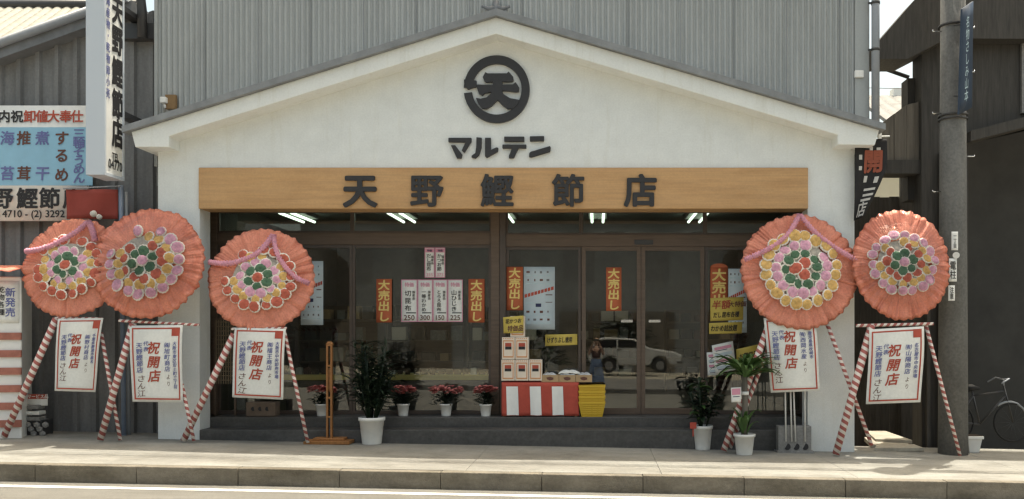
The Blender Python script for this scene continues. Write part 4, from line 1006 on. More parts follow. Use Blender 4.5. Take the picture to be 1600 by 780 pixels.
# dracaena
y = -.50; c = Vector((PX(1163,y), y, zg(PX(1163,y)))); t = thing('potted_dracaena', 'spiky dracaena on a thick stem, right one of two white pots', 'potted plant', c)
pot(t, c, .150, .30); stm = MB(); stm.tube([c+Vector((.0,0,.26)), c+Vector((.012,0,.6)), c+Vector((.005,0,1.18))], [.05,.046,.04], 10); obj('trunk', stm, M['timber2'], t)
mb = MB(); mb.tube([c+Vector((.011,0,.86)), c+Vector((.010,0,.91))], .056, 12); obj('white_band', mb, M['white'], t)
lf = MB()
for k in range(64):
    a = rr.uniform(0, 6.28); e = rr.uniform(.05, 1.3)
    blade(lf, c+Vector((.005+math.cos(a)*.03, math.sin(a)*.03, 1.10+rr.uniform(0,.14))), (math.cos(a), math.sin(a), e), rr.uniform(.42,.60), rr.uniform(.05,.075), rr.uniform(.5,1.0), 8)
for k in range(20):
    a = rr.uniform(0, 6.28)
    blade(lf, c+Vector((math.cos(a)*.04, math.sin(a)*.04, rr.uniform(.28,.42))), (math.cos(a)*.6, math.sin(a)*.6, 1.2), rr.uniform(.3,.5), rr.uniform(.05,.075), rr.uniform(.5,1.3), 7)
obj('foliage', lf, M['leaf'], t)
p = Paper('plant_card', [W(*a, -.62) for a in ((1142,606),(1158,605),(1158,628),(1143,629))], M['paper'], .003, 0, t); p.rect(.08,.08,.92,.5,M['pink']); p.rect(.15,.6,.85,.65,M['navy']); p.done()

# tall wooden stand
y = -.12; c = Vector((PX(515,y), y, zg(PX(515,y)))); t = thing('wooden_stand', 'tall narrow orange wooden stand on a flat foot at the pavement edge of the shop', 'stand', c)
mb = MB(); mb.box(PX(480,y), PX(551,y), y-.18, y+.16, c.z+.0, c.z+.05); mb.box(PX(492,y), PX(540,y), y-.10, y+.10, c.z+.05, c.z+.085); obj('foot', mb, M['stand'], t, bevel=.006)
mb = MB(); mb.box(PX(510.5,y), PX(513,y), y-.03, y+.03, c.z+.085, PZ(539,y)); mb.box(PX(517,y), PX(519.5,y), y-.03, y+.03, c.z+.085, PZ(539,y)); obj('upright', mb, M['stand'], t)
mb = MB()
for py in (538, 570, 620, 650): mb.box(PX(513,y), PX(517,y), y-.028, y+.028, PZ(py+3,y), PZ(py,y))
mb.tube([W(511.5,540,y), W(513,536.5,y), W(517,536.5,y), W(518.6,540,y)], .03, 8); obj('rung', mb, M['stand'], t)
p = Paper('notice', wq(513,575,517,612,y-.02), mat('notice_brown', (.20,.09,.03), .6), .01, 0, t); p.text('営業中', .5, .04, .05, M['stand'], True, .02, 1, 1.4); p.done()

# lattice, name plate by the left jamb
t = thing('lattice_panel', 'brown lattice panel standing in the window corner beside the left pillar', 'lattice', W(350,580,.6))
mb = MB(); y = .62
for k in range(8): mb.box(PX(337+k*3.8,y), PX(338.3+k*3.8,y), y, y+.012, PZ(600,y), PZ(500,y))
for k in range(14): mb.box(PX(336,y), PX(366,y), y+.014, y+.026, PZ(504+k*7,y), PZ(502.5+k*7,y))
obj('slats', mb, mat('lattice_wood', (.22,.17,.11), .7), t)
mb = MB(); mb.box(PX(334,y), PX(336.5,y), y-.005, y+.03, FL, PZ(497,y)); mb.box(PX(366,y), PX(368.5,y), y-.005, y+.03, FL, PZ(497,y)); mb.box(PX(336.5,y), PX(366,y), y-.004, y+.03, PZ(500,y), PZ(497,y)); obj('frame', mb, M['frame2'], t)
t = thing('brick_block', 'low brown block with three dark holes on the upper step', 'block', W(406,648,.5))
mb = MB(); y = .46; mb.box(PX(384,y), PX(430,y), y, y+.2, FL+.001, PZ(629,y)); obj('block', mb, mat('block_brown', (.16,.12,.09), .8, .2, 9), t, bevel=.01)
mb = MB()
for k in range(3): mb.tube([W(396+k*11,639,y-.003), W(396+k*11,639,y-.001)], .035, 12)
obj('hole', mb, M['black'], t)

# concrete flag base with bamboo poles
t = thing('flag_base', 'grey concrete block with three holes below the tall banner at the right pillar', 'block', (PX(1243,-.15), -.15, zg(PX(1243,-.15))))
y = -.22; X0, X1 = PX(1216,y), PX(1268,y); z0 = zg(X0); Z1 = PZ(666,y)
mb = MB(); mb.hexa([(X0,y,z0-.03),(X1,y,z0-.03),(X1,y+.18,z0-.03),(X0,y+.18,z0-.03),(X0,y,Z1),(X1,y,Z1),(X1,y+.18,Z1),(X0,y+.18,Z1)]); obj('block', mb, M['concrete'], t, bevel=.01)
mb = MB(); mb.box(X0-.02, X1+.03, y-.03, y+.2, z0-.03, z0+.025); obj('foot', mb, M['concrete'], t)
mb = MB()
for k in range(3): mb.tube([W(1230+k*14,698,y-.004), W(1230+k*14,698,y-.001)], .05, 14)
obj('hole', mb, M['black'], t)
for k, (a, b) in enumerate(((1228,1226),(1237,1234),(1243,1238),(1258,1257))):
    mb = MB(); mb.tube([W(a,690,y-.03), W(b,560,y-.0)], .012, 7); tag(obj('thin_pole', mb, M['pot']), 'thin white pole standing against the grey holed block', 'pole', 'thin white poles at the grey block')

# ---------------------------------------------------------------- interior goods
yc = 1.12
for i, (a, b, lb) in enumerate(((440,585,'long display counter with yellow edge inside the left window, behind the stand'),(600,770,'long display counter with yellow edge behind the middle azaleas'))):
    t = thing('display_counter', lb, 'counter', (PX((a+b)/2,yc), yc+.3, FL), 'display counters inside the window'); X0, X1 = PX(a,yc), PX(b,yc)
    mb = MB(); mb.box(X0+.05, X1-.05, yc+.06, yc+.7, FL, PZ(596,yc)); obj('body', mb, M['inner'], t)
    mb = MB(); mb.box(X0, X1, yc, yc+.75, PZ(594,yc), PZ(586,yc)); obj('counter_top', mb, mat('pale_yellow_edge', (.80,.66,.24), .6), t)
    rr = random.Random(i)
    for k in range(int((b-a)/13)):
        px = a+8+k*13; h_ = rr.uniform(.06,.12); y = yc+.12+rr.uniform(0,.1)
        kind = rr.random(); mb = MB(); base = Vector((PX(px,yc), y, PZ(586,yc)+.001))
        if kind < .5: mb.lathe(base, [(0,0),(.045,0),(.048,h_*.8),(.035,h_*.9),(.036,h_),(0,h_)], 12)
        else: mb.prism([(base.x-.05,base.z),(base.x+.05,base.z),(base.x+.045,base.z+h_*.9),(base.x+.02,base.z+h_),(base.x-.045,base.z+h_*.9)], y, y+.09)
        tag(obj('jar' if kind < .5 else 'bagged_food', mb, [M['timber'],M['brown'],M['plast'],M['frame2'],M['frame2']][rr.randrange(5)]), 'small jar of goods on the counter inside the window' if kind < .5 else 'small bag of goods on the counter inside the window', 'goods', 'small goods on the window counters')
for i, (X, YO) in enumerate(((-4.9,0), (-3.3,.25), (-1.7,0), (.3,2.6), (2.3,2.9))):
    t = thing('store_shelf', ('dark store shelf with boxes behind the left window, left end', 'dark store shelf with boxes in the middle behind the window', 'dark store shelf with boxes behind the price tags', 'store shelf with boxes far inside behind the left sliding door', 'store shelf with boxes far inside behind the right sliding door')[i], 'shelf', (X, 3.6+YO, FL), 'store shelves inside')
    mb = MB(); mb.box(X-.75, X-.72, 3.4+YO, 3.9+YO, FL, 2.25); mb.box(X+.72, X+.75, 3.4+YO, 3.9+YO, FL, 2.25); mb.box(X-.72, X+.72, 3.86+YO, 3.9+YO, FL, 2.25); obj('frame', mb, M['frame2'], t)
    rr = random.Random(50+i)
    for z_ in (.75, 1.15, 1.55, 1.95):
        mb = MB(); mb.box(X-.719, X+.719, 3.38+YO, 3.855+YO, z_, z_+.03); obj('board', mb, M['frame2'], t)
        x_ = X-.66
        while x_ < X+.5:
            w_ = rr.uniform(.14,.30); h_ = rr.uniform(.14,.28); mb = MB(); mb.box(x_, x_+w_, 3.42+YO+rr.uniform(0,.1), 3.7+YO, z_+.031, z_+.03+h_)
            tag(obj('carton', mb, [M['card'],M['boxw'],M['brown'],M['timber'],M['concrete'],M['inner'],M['timber']][rr.randrange(7)], bevel=.006), 'cardboard carton on the dark store shelf inside', 'carton', 'cartons on the store shelves'); x_ += w_+rr.uniform(.02,.12)

# ---------------------------------------------------------------- right side: pole, flag, dark buildings
y = .0; xp = PX(1489,y); zp = zg(xp)
up = thing('utility_pole', 'thick dark grey concrete utility pole at the kerb side of the dark timber house', 'utility pole', (xp, y, zp))
mb = MB(); mb.tube([(xp,y,zp-.3),(xp,y,4),(xp,y,10.2)], [.218,.192,.16], 24); obj('pole', mb, M['pole'], up)
mb = MB()
for py in (52, 17+95, 177-68): pass
for z_, s_ in ((PZ(50,y),-1),(PZ(44,y),1),(PZ(178,y),-1),(PZ(113,y),1),(PZ(245,y),1),(PZ(300,y),-1)):
    mb.tube([(xp+s_*.18,y-.02,z_),(xp+s_*.31,y-.02,z_),(xp+s_*.315,y-.02,z_+.02)], .010, 6)
obj('step_bolt', mb, M['metal'], up)
mb = MB()
for py in (40, 180, 186): mb.tube([(xp,y,PZ(py,y)),(xp,y,PZ(py,y)-.03)], .211, 24)
obj('band', mb, M['darkmetal'], up)
mb = MB(); mb.box(xp-.9, xp+.9, y-.26, y-.18, 9.2, 9.3); mb.box(xp-.7, xp+.7, y-.26, y-.18, 8.5, 8.58); obj('crossarm', mb, M['darkmetal'], up)
mb = MB(); mb.lathe((xp-.5,y-.45,7.4), [(0,0),(.26,0),(.28,.1),(.28,.8),(.2,.86),(0,.9)], 18); obj('transformer', mb, M['pipe'], up)
for i, (x_, z_) in enumerate(((-.8,9.35),(.0,9.35),(.8,9.35),(-.6,8.62),(.6,8.62))):
    mb = MB(); mb.tube([(xp-40,y+x_*.2-.2,z_+zg(-40)+.2),(xp-20,y+x_*.2-.2,z_-.4),(xp,y-.22+x_*.02,z_),(xp+20,y+x_*.2-.2,z_-.7),(xp+40,y+x_*.2-.2,z_-.5)], .012, 5)
    tag(obj('power_cable', mb, M['rubber']), 'black overhead power cable carried by the utility pole', 'cable', 'power cables on the utility pole')
ps = thing('pole_sign', 'dark blue vertical sign with pale lettering fixed to the right of the utility pole', 'sign', W(1511,175,-.5))
q = [W(1504,14,-.48), W(1521,2,-.30), W(1519,168,-.30), W(1499,179,-.48)]
p = Paper('sign_plate', q, M['signblue'], .03, 0, ps); p.text('名物さしみ山本', .5, .10, p.Ht/8.6, M['signtxt'], True, .0, .62, 1.0); p.done()
mb = MB(); mb.tube([W(1490,40,-.3), W(1512,36,-.38)], .012, 6); mb.tube([W(1490,150,-.3), W(1510,150,-.38)], .012, 6); obj('bracket', mb, M['darkmetal'], ps)
for q, t_, lb in ((wq(1487,362,1497,391,-.45), '一丁目', 'upper narrow white plate on the utility pole above the round disc'), (wq(1483,404,1495,440,-.45), '電柱', 'wider middle white plate on the utility pole below the round disc'), (wq(1482,446,1492,470,-.45), '注意', 'lowest small white plate on the utility pole')):
    p = Paper('pole_plate', q, M['white'], .01); tag(p.root, lb, 'plate', 'small white plates on the utility pole'); p.text(t_, .5, .1, p.Ht*.8/len(t_), M['black'], True, .01, .7); p.done()
mb = MB(); mb.tube([W(1494,399,-.47), W(1494,399,-.44)], .048, 18); tag(obj('pole_disc', mb, M['pot']), 'small round pale disc between the white plates on the pole', 'disc')

fl = thing('hanging_flag', 'black cloth flag with red and white print hanging at the right pillar', 'flag', W(1350,215,-.1))
YF = -.12
def fq(u, v):
    xl = 1336 + (-2)*v; xr_ = 1386 - 42*max(0, v-.35)**1.1*1.35 
    return W(xl+(xr_-xl)*u, 217 + v*128 + (-6*u*v), YF) + Vector((0, -.03*math.sin(u*7+v*3)*(.3+v), 0))
mb = MB(); mb.grid(fq, 20, 24, thick=Vector((0,.006,0))); obj('cloth', mb, M['flag'], fl)
def fl_rect(mb, a, b, c, d, n=4):
    for i in range(n):
        for j in range(n):
            u0, u1, v0, v1 = a+(c-a)*i/n, a+(c-a)*(i+1)/n, b+(d-b)*j/n, b+(d-b)*(j+1)/n
            o_ = Vector((0,-.006,0)); mb.face([fq(u0,v1)+o_, fq(u1,v1)+o_, fq(u1,v0)+o_, fq(u0,v0)+o_])
mb = MB(); put_glyph(mb, '開', lambda x_, y_, z_: fq(.58+x_*.62, .28-y_*.30)+Vector((0,-.008-z_,0)), .04); obj('lettering', mb, M['flagred'], fl, fixn=False)
mb = MB()
for a, b, c, d in ((.46,.10,.56,.16),(.68,.11,.80,.18),(.12,.20,.22,.26),(.12,.34,.22,.39),(.34,.46,.46,.54),(.70,.48,.84,.56),(.42,.62,.85,.65),(.42,.69,.85,.72),(.36,.75,.80,.78)): fl_rect(mb, a, b, c, d)
put_glyph(mb, '店', lambda x_, y_, z_: fq(.5+x_*.5, .88-y_*.2)+Vector((0,-.008-z_,0)), .02); obj('print', mb, M['flagwhite'], fl, fixn=False)
mb = MB(); mb.tube([W(1334,215,YF+.02), W(1390,213,YF+.02)], .012, 8); mb.tube([W(1336,214,YF+.02), W(1336,206,.02)], .012, 8); mb.box(PX(1372,YF), PX(1377,YF), YF-.02, YF+.03, PZ(217,YF), PZ(207,YF)); obj('rod', mb, M['white'], fl)

hb = thing('timber_house', 'dark old timber house with deep eaves and an open garage at the right', 'house', (9, 1, zg(9)))
YH = .9
mb = MB()
xh = PX(1440,YH); gx0 = PX(1512,YH)
Z = lambda py: PZ(py, YH)
mb.prism([(xh,-.7),(gx0,-.7),(gx0,Z(220)),(14,Z(20)),(14,6.6),(xh,6.6)], YH, 1.3)     # front wall with the garage opening cut under a sloping lintel
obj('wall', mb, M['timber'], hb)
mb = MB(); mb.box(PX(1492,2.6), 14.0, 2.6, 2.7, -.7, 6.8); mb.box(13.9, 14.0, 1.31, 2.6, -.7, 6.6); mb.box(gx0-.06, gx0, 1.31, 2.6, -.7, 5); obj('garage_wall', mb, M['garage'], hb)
mb = MB(); mb.prism([(gx0-.1,Z(228)),(14.1,Z(22)),(14.1,Z(22)+.16),(gx0-.1,Z(228)+.16)], YH-.35, YH-.005); obj('canopy', mb, M['timber'], hb)
mb = MB()   # deep roof eaves running towards the street and over the alley
yv = .62
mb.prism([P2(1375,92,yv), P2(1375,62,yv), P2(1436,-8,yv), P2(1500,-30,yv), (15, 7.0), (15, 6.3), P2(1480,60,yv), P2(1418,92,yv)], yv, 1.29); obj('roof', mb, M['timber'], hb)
mb = MB(); mb.box(PX(1415,1.3), PX(1440,1.3), 1.2, 1.5, 3.9, 5.9); mb.box(PX(1470,YH-.1), PX(1512,YH-.1), YH-.12, YH-.005, -.5, 4.6); mb.box(PX(1445,YH), PX(1450,YH), YH-.1, YH-.005, -.5, 3.4); obj('post', mb, M['timber'], hb)
mb = MB(); mb.tube([W(1372,104,1.6), W(1420,121,1.6)], .035, 8); obj('brace', mb, M['darkmetal'], hb)
mb = MB()   # boarded balcony above the alley
yb0 = 1.0; x_ = PX(1378,yb0)
while x_ < PX(1470,yb0):
    w_ = .20
    def ztop(xx):
        pp_ = CX + xx*F/(D+yb0); return PZ(192-28*min(1, max(0,(pp_-1378)/38))-14*min(1, max(0,(pp_-1416)/54)), yb0)
    ya = yb0+R.uniform(0,.012)
    mb.hexa([(x_+.003,ya,PZ(252,yb0)),(x_+w_-.003,ya,PZ(252,yb0)),(x_+w_-.003,yb0+.05,PZ(252,yb0)),(x_+.003,yb0+.05,PZ(252,yb0)),
             (x_+.003,ya,ztop(x_)),(x_+w_-.003,ya,ztop(x_+w_)),(x_+w_-.003,yb0+.05,ztop(x_+w_)),(x_+.003,yb0+.05,ztop(x_))]); x_ += w_
obj('balcony', mb, M['timber2'], hb)
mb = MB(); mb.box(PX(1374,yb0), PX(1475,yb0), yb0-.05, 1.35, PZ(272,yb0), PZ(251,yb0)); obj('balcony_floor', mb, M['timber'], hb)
mb = MB(); mb.box(PX(1594,YH), PX(1608,YH), YH-.06, YH-.005, Z(178), Z(60)); obj('shutter_frame', mb, M['concrete'], hb)

af = thing('alley_fence', 'dark board fence closing the alley between shop and timber house', 'fence', (4.9, 3.2, zg(4.9)))
mb = MB(); yf = 3.2; x_ = PX(1330,yf)
while x_ < PX(1500,yf): mb.box(x_+.004, x_+.176, yf+R.uniform(0,.015), yf+.04, -.5, PZ(308,yf)+R.uniform(-.01,.01)); x_ += .18
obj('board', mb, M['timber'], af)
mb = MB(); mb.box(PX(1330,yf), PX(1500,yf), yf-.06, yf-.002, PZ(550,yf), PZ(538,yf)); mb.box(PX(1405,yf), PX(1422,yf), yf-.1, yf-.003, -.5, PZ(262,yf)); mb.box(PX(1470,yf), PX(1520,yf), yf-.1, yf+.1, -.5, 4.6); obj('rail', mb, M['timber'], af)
fh = thing('sunny_house', 'pale distant house with a grey tiled roof seen through the alley gap', 'house', (8, 17, 0))
mb = MB(); yh = 16; mb.box(PX(1320,yh), PX(1460,yh), yh, yh+6, -.6, PZ(262,yh)); obj('wall', mb, M['far'], fh)
yh = 13
mb = MB(); mb.grid(lambda u, v: Vector((PX(1386,yh)+u*3.2, yh+v*3.2, PZ(188,yh)+v*1.6-.0*u+.05*abs(math.sin(u*8*math.pi)))), 64, 8, smooth=False, thick=Vector((0,0,-.12))); obj('roof', mb, mat('grey_roof_tile', (.15,.15,.145), .6, .2, 4), fh)
mb = MB(); mb.box(PX(1398,yh+3), PX(1410,yh+3), yh+3.1, yh+3.5, PZ(160,yh+3), PZ(136,yh+3)); obj('chimney', mb, M['white'], fh)
mb = MB(); mb.tube([W(1300,136,15), W(1460,140,15)], .012, 5); tag(obj('thin_wire', mb, M['concrete']), 'thin wire crossing the sky gap beside the drain pipe', 'wire')

# planks on the ground in the alley
for i, (a, b, y0_, y1_, z_, rot, lb) in enumerate(((1362,1425,.5,1.2,.0,.02,'pale plank lying lowest at the foot of the alley'),(1368,1420,.8,1.6,.06,-.04,'pale plank lying on the others in the alley'),(1366,1444,.15,.3,.0,.0,'narrow plank lying across the front of the alley'))):
    X0, X1 = PX(a,y0_), PX(b,y0_); z0 = zg(X0)-.01+z_
    mb = MB(); mb.hexa([(X0,y0_,z0),(X1,y0_+rot*4,z0),(X1-.1,y1_,z0+.03),(X0+.1,y1_,z0+.03),(X0,y0_,z0+.06),(X1,y0_+rot*4,z0+.06),(X1-.1,y1_,z0+.1),(X0+.1,y1_,z0+.1)])
    tag(obj('plank', mb, mat('weathered_plank', (.36,.33,.27), .85, .2, 6), bevel=.008), lb, 'plank', 'planks on the alley ground')

# white pot and bicycle in the garage
y = .25; c = Vector((PX(1519,y), y, zg(PX(1519,y)))); t = thing('empty_pot', 'small square white pot beside the utility pole at the garage mouth', 'pot', c)
mb = MB(); a, b, h_ = .075, .115, .25
mb.hexa([(c.x+s_*a, c.y+u_*a, c.z) for s_, u_ in ((-1,-1),(1,-1),(1,1),(-1,1))]+[(c.x+s_*b, c.y+u_*b, c.z+h_) for s_, u_ in ((-1,-1),(1,-1),(1,1),(-1,1))])
mb.box(c.x-b-.012, c.x+b+.012, c.y-b-.012, c.y+b+.012, c.z+h_-.04, c.z+h_+.004); obj('pot', mb, M['pot'], t, bevel=.006)
mb = MB(); mb.box(c.x-b+.01, c.x+b-.01, c.y-b+.01, c.y+b-.01, c.z+h_+.003, c.z+h_+.012); obj('soil', mb, M['soil'], t)
y = 1.6; X0 = PX(1535,y); z0 = zg(X0); bk = thing('bicycle', 'old dark bicycle parked in the shade of the open garage', 'bicycle', (X0, y, z0))
def bp(fx, fy, fz): return Vector((X0+fx*.45, y+fx*.0+fy, z0+fz))
for nm, fx in (('wheel', -1.05), ('wheel', 1.15)):
    mb = MB(); pts = [bp(fx,0,.33)+Vector((math.cos(a)*.32, 0, math.sin(a)*.32)) for a in [k*2*math.pi/28 for k in range(29)]]; mb.tube(pts, .018, 7, caps=False)
    wh = obj(nm, mb, M['rubber'], bk); mb = MB()
    for k in range(14): a = k*2*math.pi/14; mb.tube([bp(fx,0,.33), bp(fx,0,.33)+Vector((math.cos(a)*.31,0,math.sin(a)*.31))], .003, 4)
    obj('spokes', mb, M['darkmetal'], wh)
mb = MB()
for a, b in (((-1.05,0,.33),(-.1,0,.30)),((-1.05,0,.33),(-.35,0,.78)),((-.1,0,.30),(-.4,0,.88)),((-.1,0,.30),(.85,0,.78)),((-.35,0,.78),(.82,0,.86)),((.8,0,.95),(1.15,0,.33))): mb.tube([bp(*a), bp(*b)], .016, 8)
obj('frame', mb, M['darkmetal'], bk)
mb = MB(); mb.tube([bp(-.62,0,.90), bp(-.4,0,.92), bp(-.1,0,.90)], [.07,.06,.02], 8); obj('saddle', mb, M['rubber'], bk)
mb = MB(); mb.tube([bp(.45,-.26,1.0), bp(.75,-.24,1.08), bp(.80,0,1.05), bp(.75,.24,1.08), bp(.45,.26,1.0)], .013, 8); mb.tube([bp(.80,0,.95), bp(.80,0,1.06)], .013, 8); obj('handlebar', mb, M['pipe'], bk)
mb = MB(); mb.tube([bp(1.0+.68*math.cos(a)*1.05,0,.33+.35*math.sin(a)) for a in [.4+k*.2 for k in range(10)]], .02, 6); obj('mudguard', mb, M['pipe'], bk)

# ---------------------------------------------------------------- across the street (seen mirrored in the glass)
ob = thing('opposite_building', 'grey building across the street mirrored in the shop glass', 'building', (-2, -32, 0))
mb = MB(); mb.box(-16, 12, -40, -32, -.5, 8.5); obj('wall', mb, M['oppwall'], ob)
mb = MB(); mb.box(-17, 13, -41, -30.6, 8.5, 9.0); obj('roof', mb, M['timber'], ob)
for i, x_ in enumerate((-14,-10,-6,-2,2,6,9)):
    mb = MB(); mb.box(x_, x_+2.2, -32.0, -31.94, -.3, 2.9); obj('shutter', mb, M['timber2'], ob)
    mb = MB(); mb.box(x_+.2, x_+1.9, -32.0, -31.95, 4.5, 6.4); obj('window', mb, M['shed'], ob)
ob2 = thing('opposite_house', 'dark roofed house beside the grey building across the street', 'house', (18, -34, 0))
mb = MB(); mb.box(13.5, 26, -42, -33, -.8, 6.2); obj('wall', mb, M['shed'], ob2)
mb = MB(); mb.xprism([(-43,6.2),(-31.8,6.2),(-37.4,9.2)], 12.9, 27); obj('roof', mb, M['steel_dk'], ob2)
ob3 = thing('opposite_store', 'low brown store across the street to the left', 'building', (-24, -30, 0))
mb = MB(); mb.box(-34, -17, -38, -29, -.2, 6.8); obj('wall', mb, M['shed'], ob3)
mb = MB(); mb.box(-35, -16.4, -39, -28, 6.8, 7.2); obj('roof', mb, M['steel_dk'], ob3)
rr = random.Random(9)
for i, x_ in enumerate((-3.2, 1.2)):
    t = thing('street_bush', ('broad dark bush left of the white car across the street', 'broad dark bush behind the white car across the street')[i], 'bush', (x_, -28, 0), 'bushes across the street')
    lf = MB()
    for k in range(420):
        a = rr.uniform(0,6.28); e = rr.uniform(0,1.5); r_ = rr.uniform(.6,1)
        blade(lf, Vector((x_+1.9*r_*math.cos(a)*math.cos(e), -28+.9*r_*math.sin(a)*math.cos(e), .1+2.5*r_*math.sin(e))), (math.cos(a), math.sin(a), rr.uniform(-.2,.8)), .4, .22, .6, 3)
    obj('crown', lf, M['leaf_dk'], t)
    mb = MB(); mb.tube([(x_,-28,-.1),(x_+.05,-28,1.5)], [.12,.05], 8); obj('trunk', mb, M['timber'], t)
# white car
yk = -22.0; xc0 = -.55; zc = .10
car = thing('parked_car', 'white hatchback parked across the street, mirrored in the sliding doors', 'car', (1.4, yk, zc))
prof = [(-.62,.45),(-.66,.75),(-.60,.92),(-.35,1.38),(.1,1.44),(1.25,1.42),(1.9,1.0),(2.95,.86),(3.18,.72),(3.2,.42),(2.95,.34),(2.9,.34)]
def arch(cx_, r_=.36): return [(cx_+r_*math.cos(a), .33+r_*math.sin(a)) for a in [k*math.pi/10 for k in range(1,10)]]
body = prof[:-1] + [(2.72,.34)] + arch(2.32) + [(1.92,.30),(.62,.30)] + arch(.22) + [(-.2,.34)]
mb = MB(); mb.prism([(x_+.3, z_+zc) for x_, z_ in body], yk-.78, yk+.78); obj('body', mb, M['carpaint'], car, bevel=.05)
glm = mat('dark_car_glass', (.02,.022,.024), .08, spec=.8)
for poly in ([(-.32,1.02),(-.22,1.32),(.52,1.36),(.52,1.02)], [(.60,1.02),(.60,1.36),(1.2,1.35),(1.72,1.03)]):
    for yy in (yk+.775, yk-.787):
        mb = MB(); mb.prism([(x_+.3, z_+zc) for x_, z_ in poly], yy, yy+.012); obj('window', mb, glm, car)
for cx_ in (.22, 2.32):
    for yy in (yk+.60, yk-.80):
        mb = MB(); mb.tube([(cx_+.3, yy, .30+zc), (cx_+.3, yy+.2, .30+zc)], .30, 24); wh = obj('wheel', mb, M['rubber'], car)
        mb = MB(); mb.tube([(cx_+.3, yy-.004, .30+zc), (cx_+.3, yy+.204, .30+zc)], .17, 18); obj('rim', mb, M['metal'], wh)
for yy in (yk-.62, yk+.34):
    mb = MB(); mb.box(3.46, 3.505, yy, yy+.28, .62+zc, .76+zc); obj('headlight', mb, M['pot'], car, bevel=.02)
mb = MB(); mb.box(3.3, 3.56, yk-.8, yk+.8, .40+zc, .50+zc); mb.box(-.42, -.28, yk-.8, yk+.8, .42+zc, .52+zc); obj('bumper', mb, M['darkmetal'], car, bevel=.03)
for cx_ in (.85,):
    mb = MB(); mb.box(cx_, cx_+.16, yk+.78, yk+.80, .93+zc, .96+zc); obj('handle', mb, M['darkmetal'], car)

# the photographer, mirrored in the left sliding door
def skin(name, verts, edges, radii, m, parent, sub=2, root_i=0):
    me = bpy.data.meshes.new(name); me.from_pydata([Vector(v) - wloc(parent) for v in verts], edges, []); me.materials.append(m)
    o = bpy.data.objects.new(name, me); col.objects.link(o); o.parent = parent
    sk = o.modifiers.new('skin', 'SKIN'); sk.use_smooth_shade = True
    for i, d in enumerate(me.skin_vertices[0].data): d.radius = radii[i] if isinstance(radii[i], tuple) else (radii[i], radii[i]); d.use_root = (i == root_i)
    if sub: s_ = o.modifiers.new('sub', 'SUBSURF'); s_.levels = sub; s_.render_levels = sub
    return o
gz = -.16; py0 = -13.42
pn = thing('person', 'person in a long blue skirt and dark top holding a camera, mirrored in the door', 'person', (-.02, py0, gz))
V_, E_, R_ = [], [], []
def pt(x_, y_, z_, r_, link=None):
    V_.append((x_, py0+y_, gz+z_)); R_.append(r_)
    if link is not None: E_.append((link, len(V_)-1))
    return len(V_)-1
pel = pt(0,0,.92,(.15,.10)); wa = pt(0,0,1.10,(.12,.085),pel); ch = pt(0,0,1.30,(.15,.10),wa); nk = pt(0,.01,1.46,.05,ch); hd0 = pt(0,.03,1.55,.07,nk); hd1 = pt(0,.03,1.66,(.082,.098),hd0); hd2 = pt(0,.025,1.76,(.06,.075),hd1)
hands = []
for s_ in (-1, 1):
    hp = pt(s_*.09,0,.84,.09,pel); kn = pt(s_*.10,.02,.47,.06,hp); an = pt(s_*.10,-.02,.09,.04,kn); pt(s_*.11,.14,.04,.032,an)
    sh = pt(s_*.17,0,1.38,.06,ch); el = pt(s_*.24,.12,1.18,.043,sh); wr = pt(s_*.13,.27,1.48,.028,el); pm = pt(s_*.095,.30,1.54,.03,wr)
    hands.append((s_, pm))
    for k in range(4):
        f0 = pt(s_*.085,.315+.016*k,1.575+.006*(k%2),.009,pm); f1 = pt(s_*.055,.33+.016*k,1.60-.004*k,.008,f0); pt(s_*.035,.335+.015*k,1.605-.006*k,.007,f1)
    t0 = pt(s_*.08,.29,1.56,.010,pm); pt(s_*.05,.285,1.575,.008,t0)
skin('body', V_, E_, R_, M['skin'], pn, 1, pel)
mb = MB(); mb.tube([(0,py0+.115,gz+1.665),(0,py0+.135,gz+1.635)], [.010,.016], 8); obj('nose', mb, M['skin'], pn)
mb = MB()
mb.lathe((-.0,py0+.015,gz+1.60), [(.075,0),(.098,.05),(.10,.12),(.085,.17),(.05,.20),(0,.21)], 20)
for v in mb.bm.verts:
    if v.co.y > py0+.07 and v.co.z < gz+1.73: v.co.y = py0+.05
obj('hair', mb, M['hair'], pn)
mb = MB(); n_ = 40
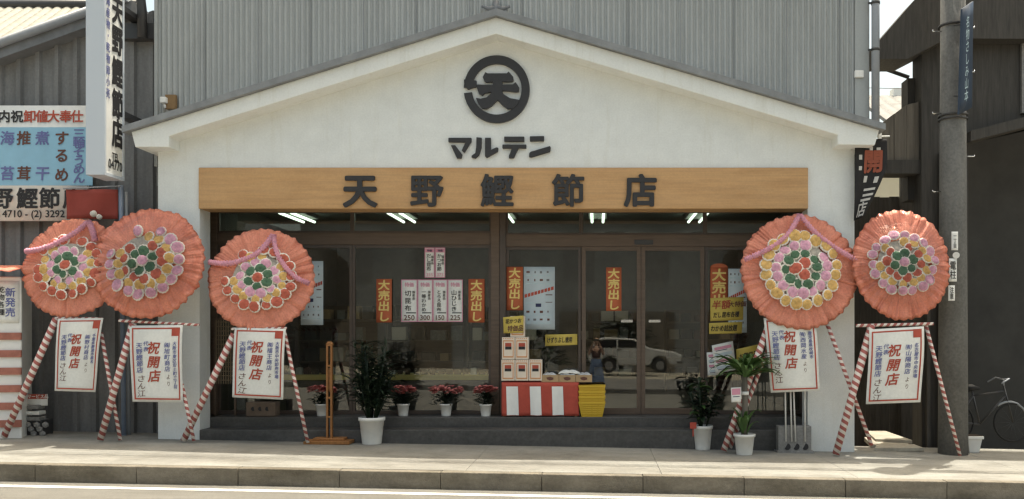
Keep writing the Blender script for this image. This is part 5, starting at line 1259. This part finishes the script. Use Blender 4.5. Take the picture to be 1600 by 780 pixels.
def skirt(u, v):
    a = u*2*math.pi; r_ = (.135+.13*v**.8)*(1+.05*v*math.sin(a*9)); return Vector((r_*1.1*math.cos(a), py0+r_*.85*math.sin(a), gz+1.06-v*.86))
mb.grid(skirt, n_, 10); obj('skirt', mb, M['skirt'], pn)
skin('top', [(0,py0,gz+1.02),(0,py0,gz+1.16),(0,py0,gz+1.31),(0,py0+.005,gz+1.42),(-.175,py0,gz+1.385),(-.215,py0+.07,gz+1.27),(.175,py0,gz+1.385),(.215,py0+.07,gz+1.27)], [(0,1),(1,2),(2,3),(2,4),(4,5),(2,6),(6,7)], [(.16,.115),(.14,.105),(.168,.115),.06,.075,.062,.075,.062], M['blouse'], pn, 1)
cm = thing('compact_camera', 'small black camera held up at the face of the person', 'camera', (-.0, py0+.34, gz+1.60))
mb = MB(); mb.box(-.06, .06, py0+.315, py0+.36, gz+1.615, gz+1.69); obj('body', mb, M['darkmetal'], cm, bevel=.006)

# ---------------------------------------------------------------- one part per separate piece
def split_islands(o):
    bm = bmesh.new(); bm.from_mesh(o.data); bm.verts.ensure_lookup_table(); seen = set(); isl = []
    for v in bm.verts:
        if v.index in seen: continue
        st = [v]; seen.add(v.index); cur = []
        while st:
            a = st.pop(); cur.append(a.index)
            for e in a.link_edges:
                b = e.other_vert(a)
                if b.index not in seen: seen.add(b.index); st.append(b)
        isl.append(cur)
    bm.free()
    if len(isl) < 2 or len(isl) > 12: return
    me0 = o.data
    for k, c in enumerate(isl):
        cs = set(c); bm = bmesh.new(); bm.from_mesh(me0); bm.verts.ensure_lookup_table()
        bmesh.ops.delete(bm, geom=[v for v in bm.verts if v.index not in cs], context='VERTS')
        me = bpy.data.meshes.new(o.name.split('.')[0]); bm.to_mesh(me); bm.free()
        for mm in me0.materials: me.materials.append(mm)
        if k == 0: o.data = me
        else:
            q = o.copy(); q.data = me; col.objects.link(q)
for o in list(scene.objects):
    if o.type == 'MESH' and o.parent and o.name.split('.')[0] in ('corner_trim','bracket','hole','step_bolt','band','crossarm','post','garage_wall','gutter','edge_trim','interior_wall','rung','bumper','goods','upright','rail','frame_rail'):
        split_islands(o)
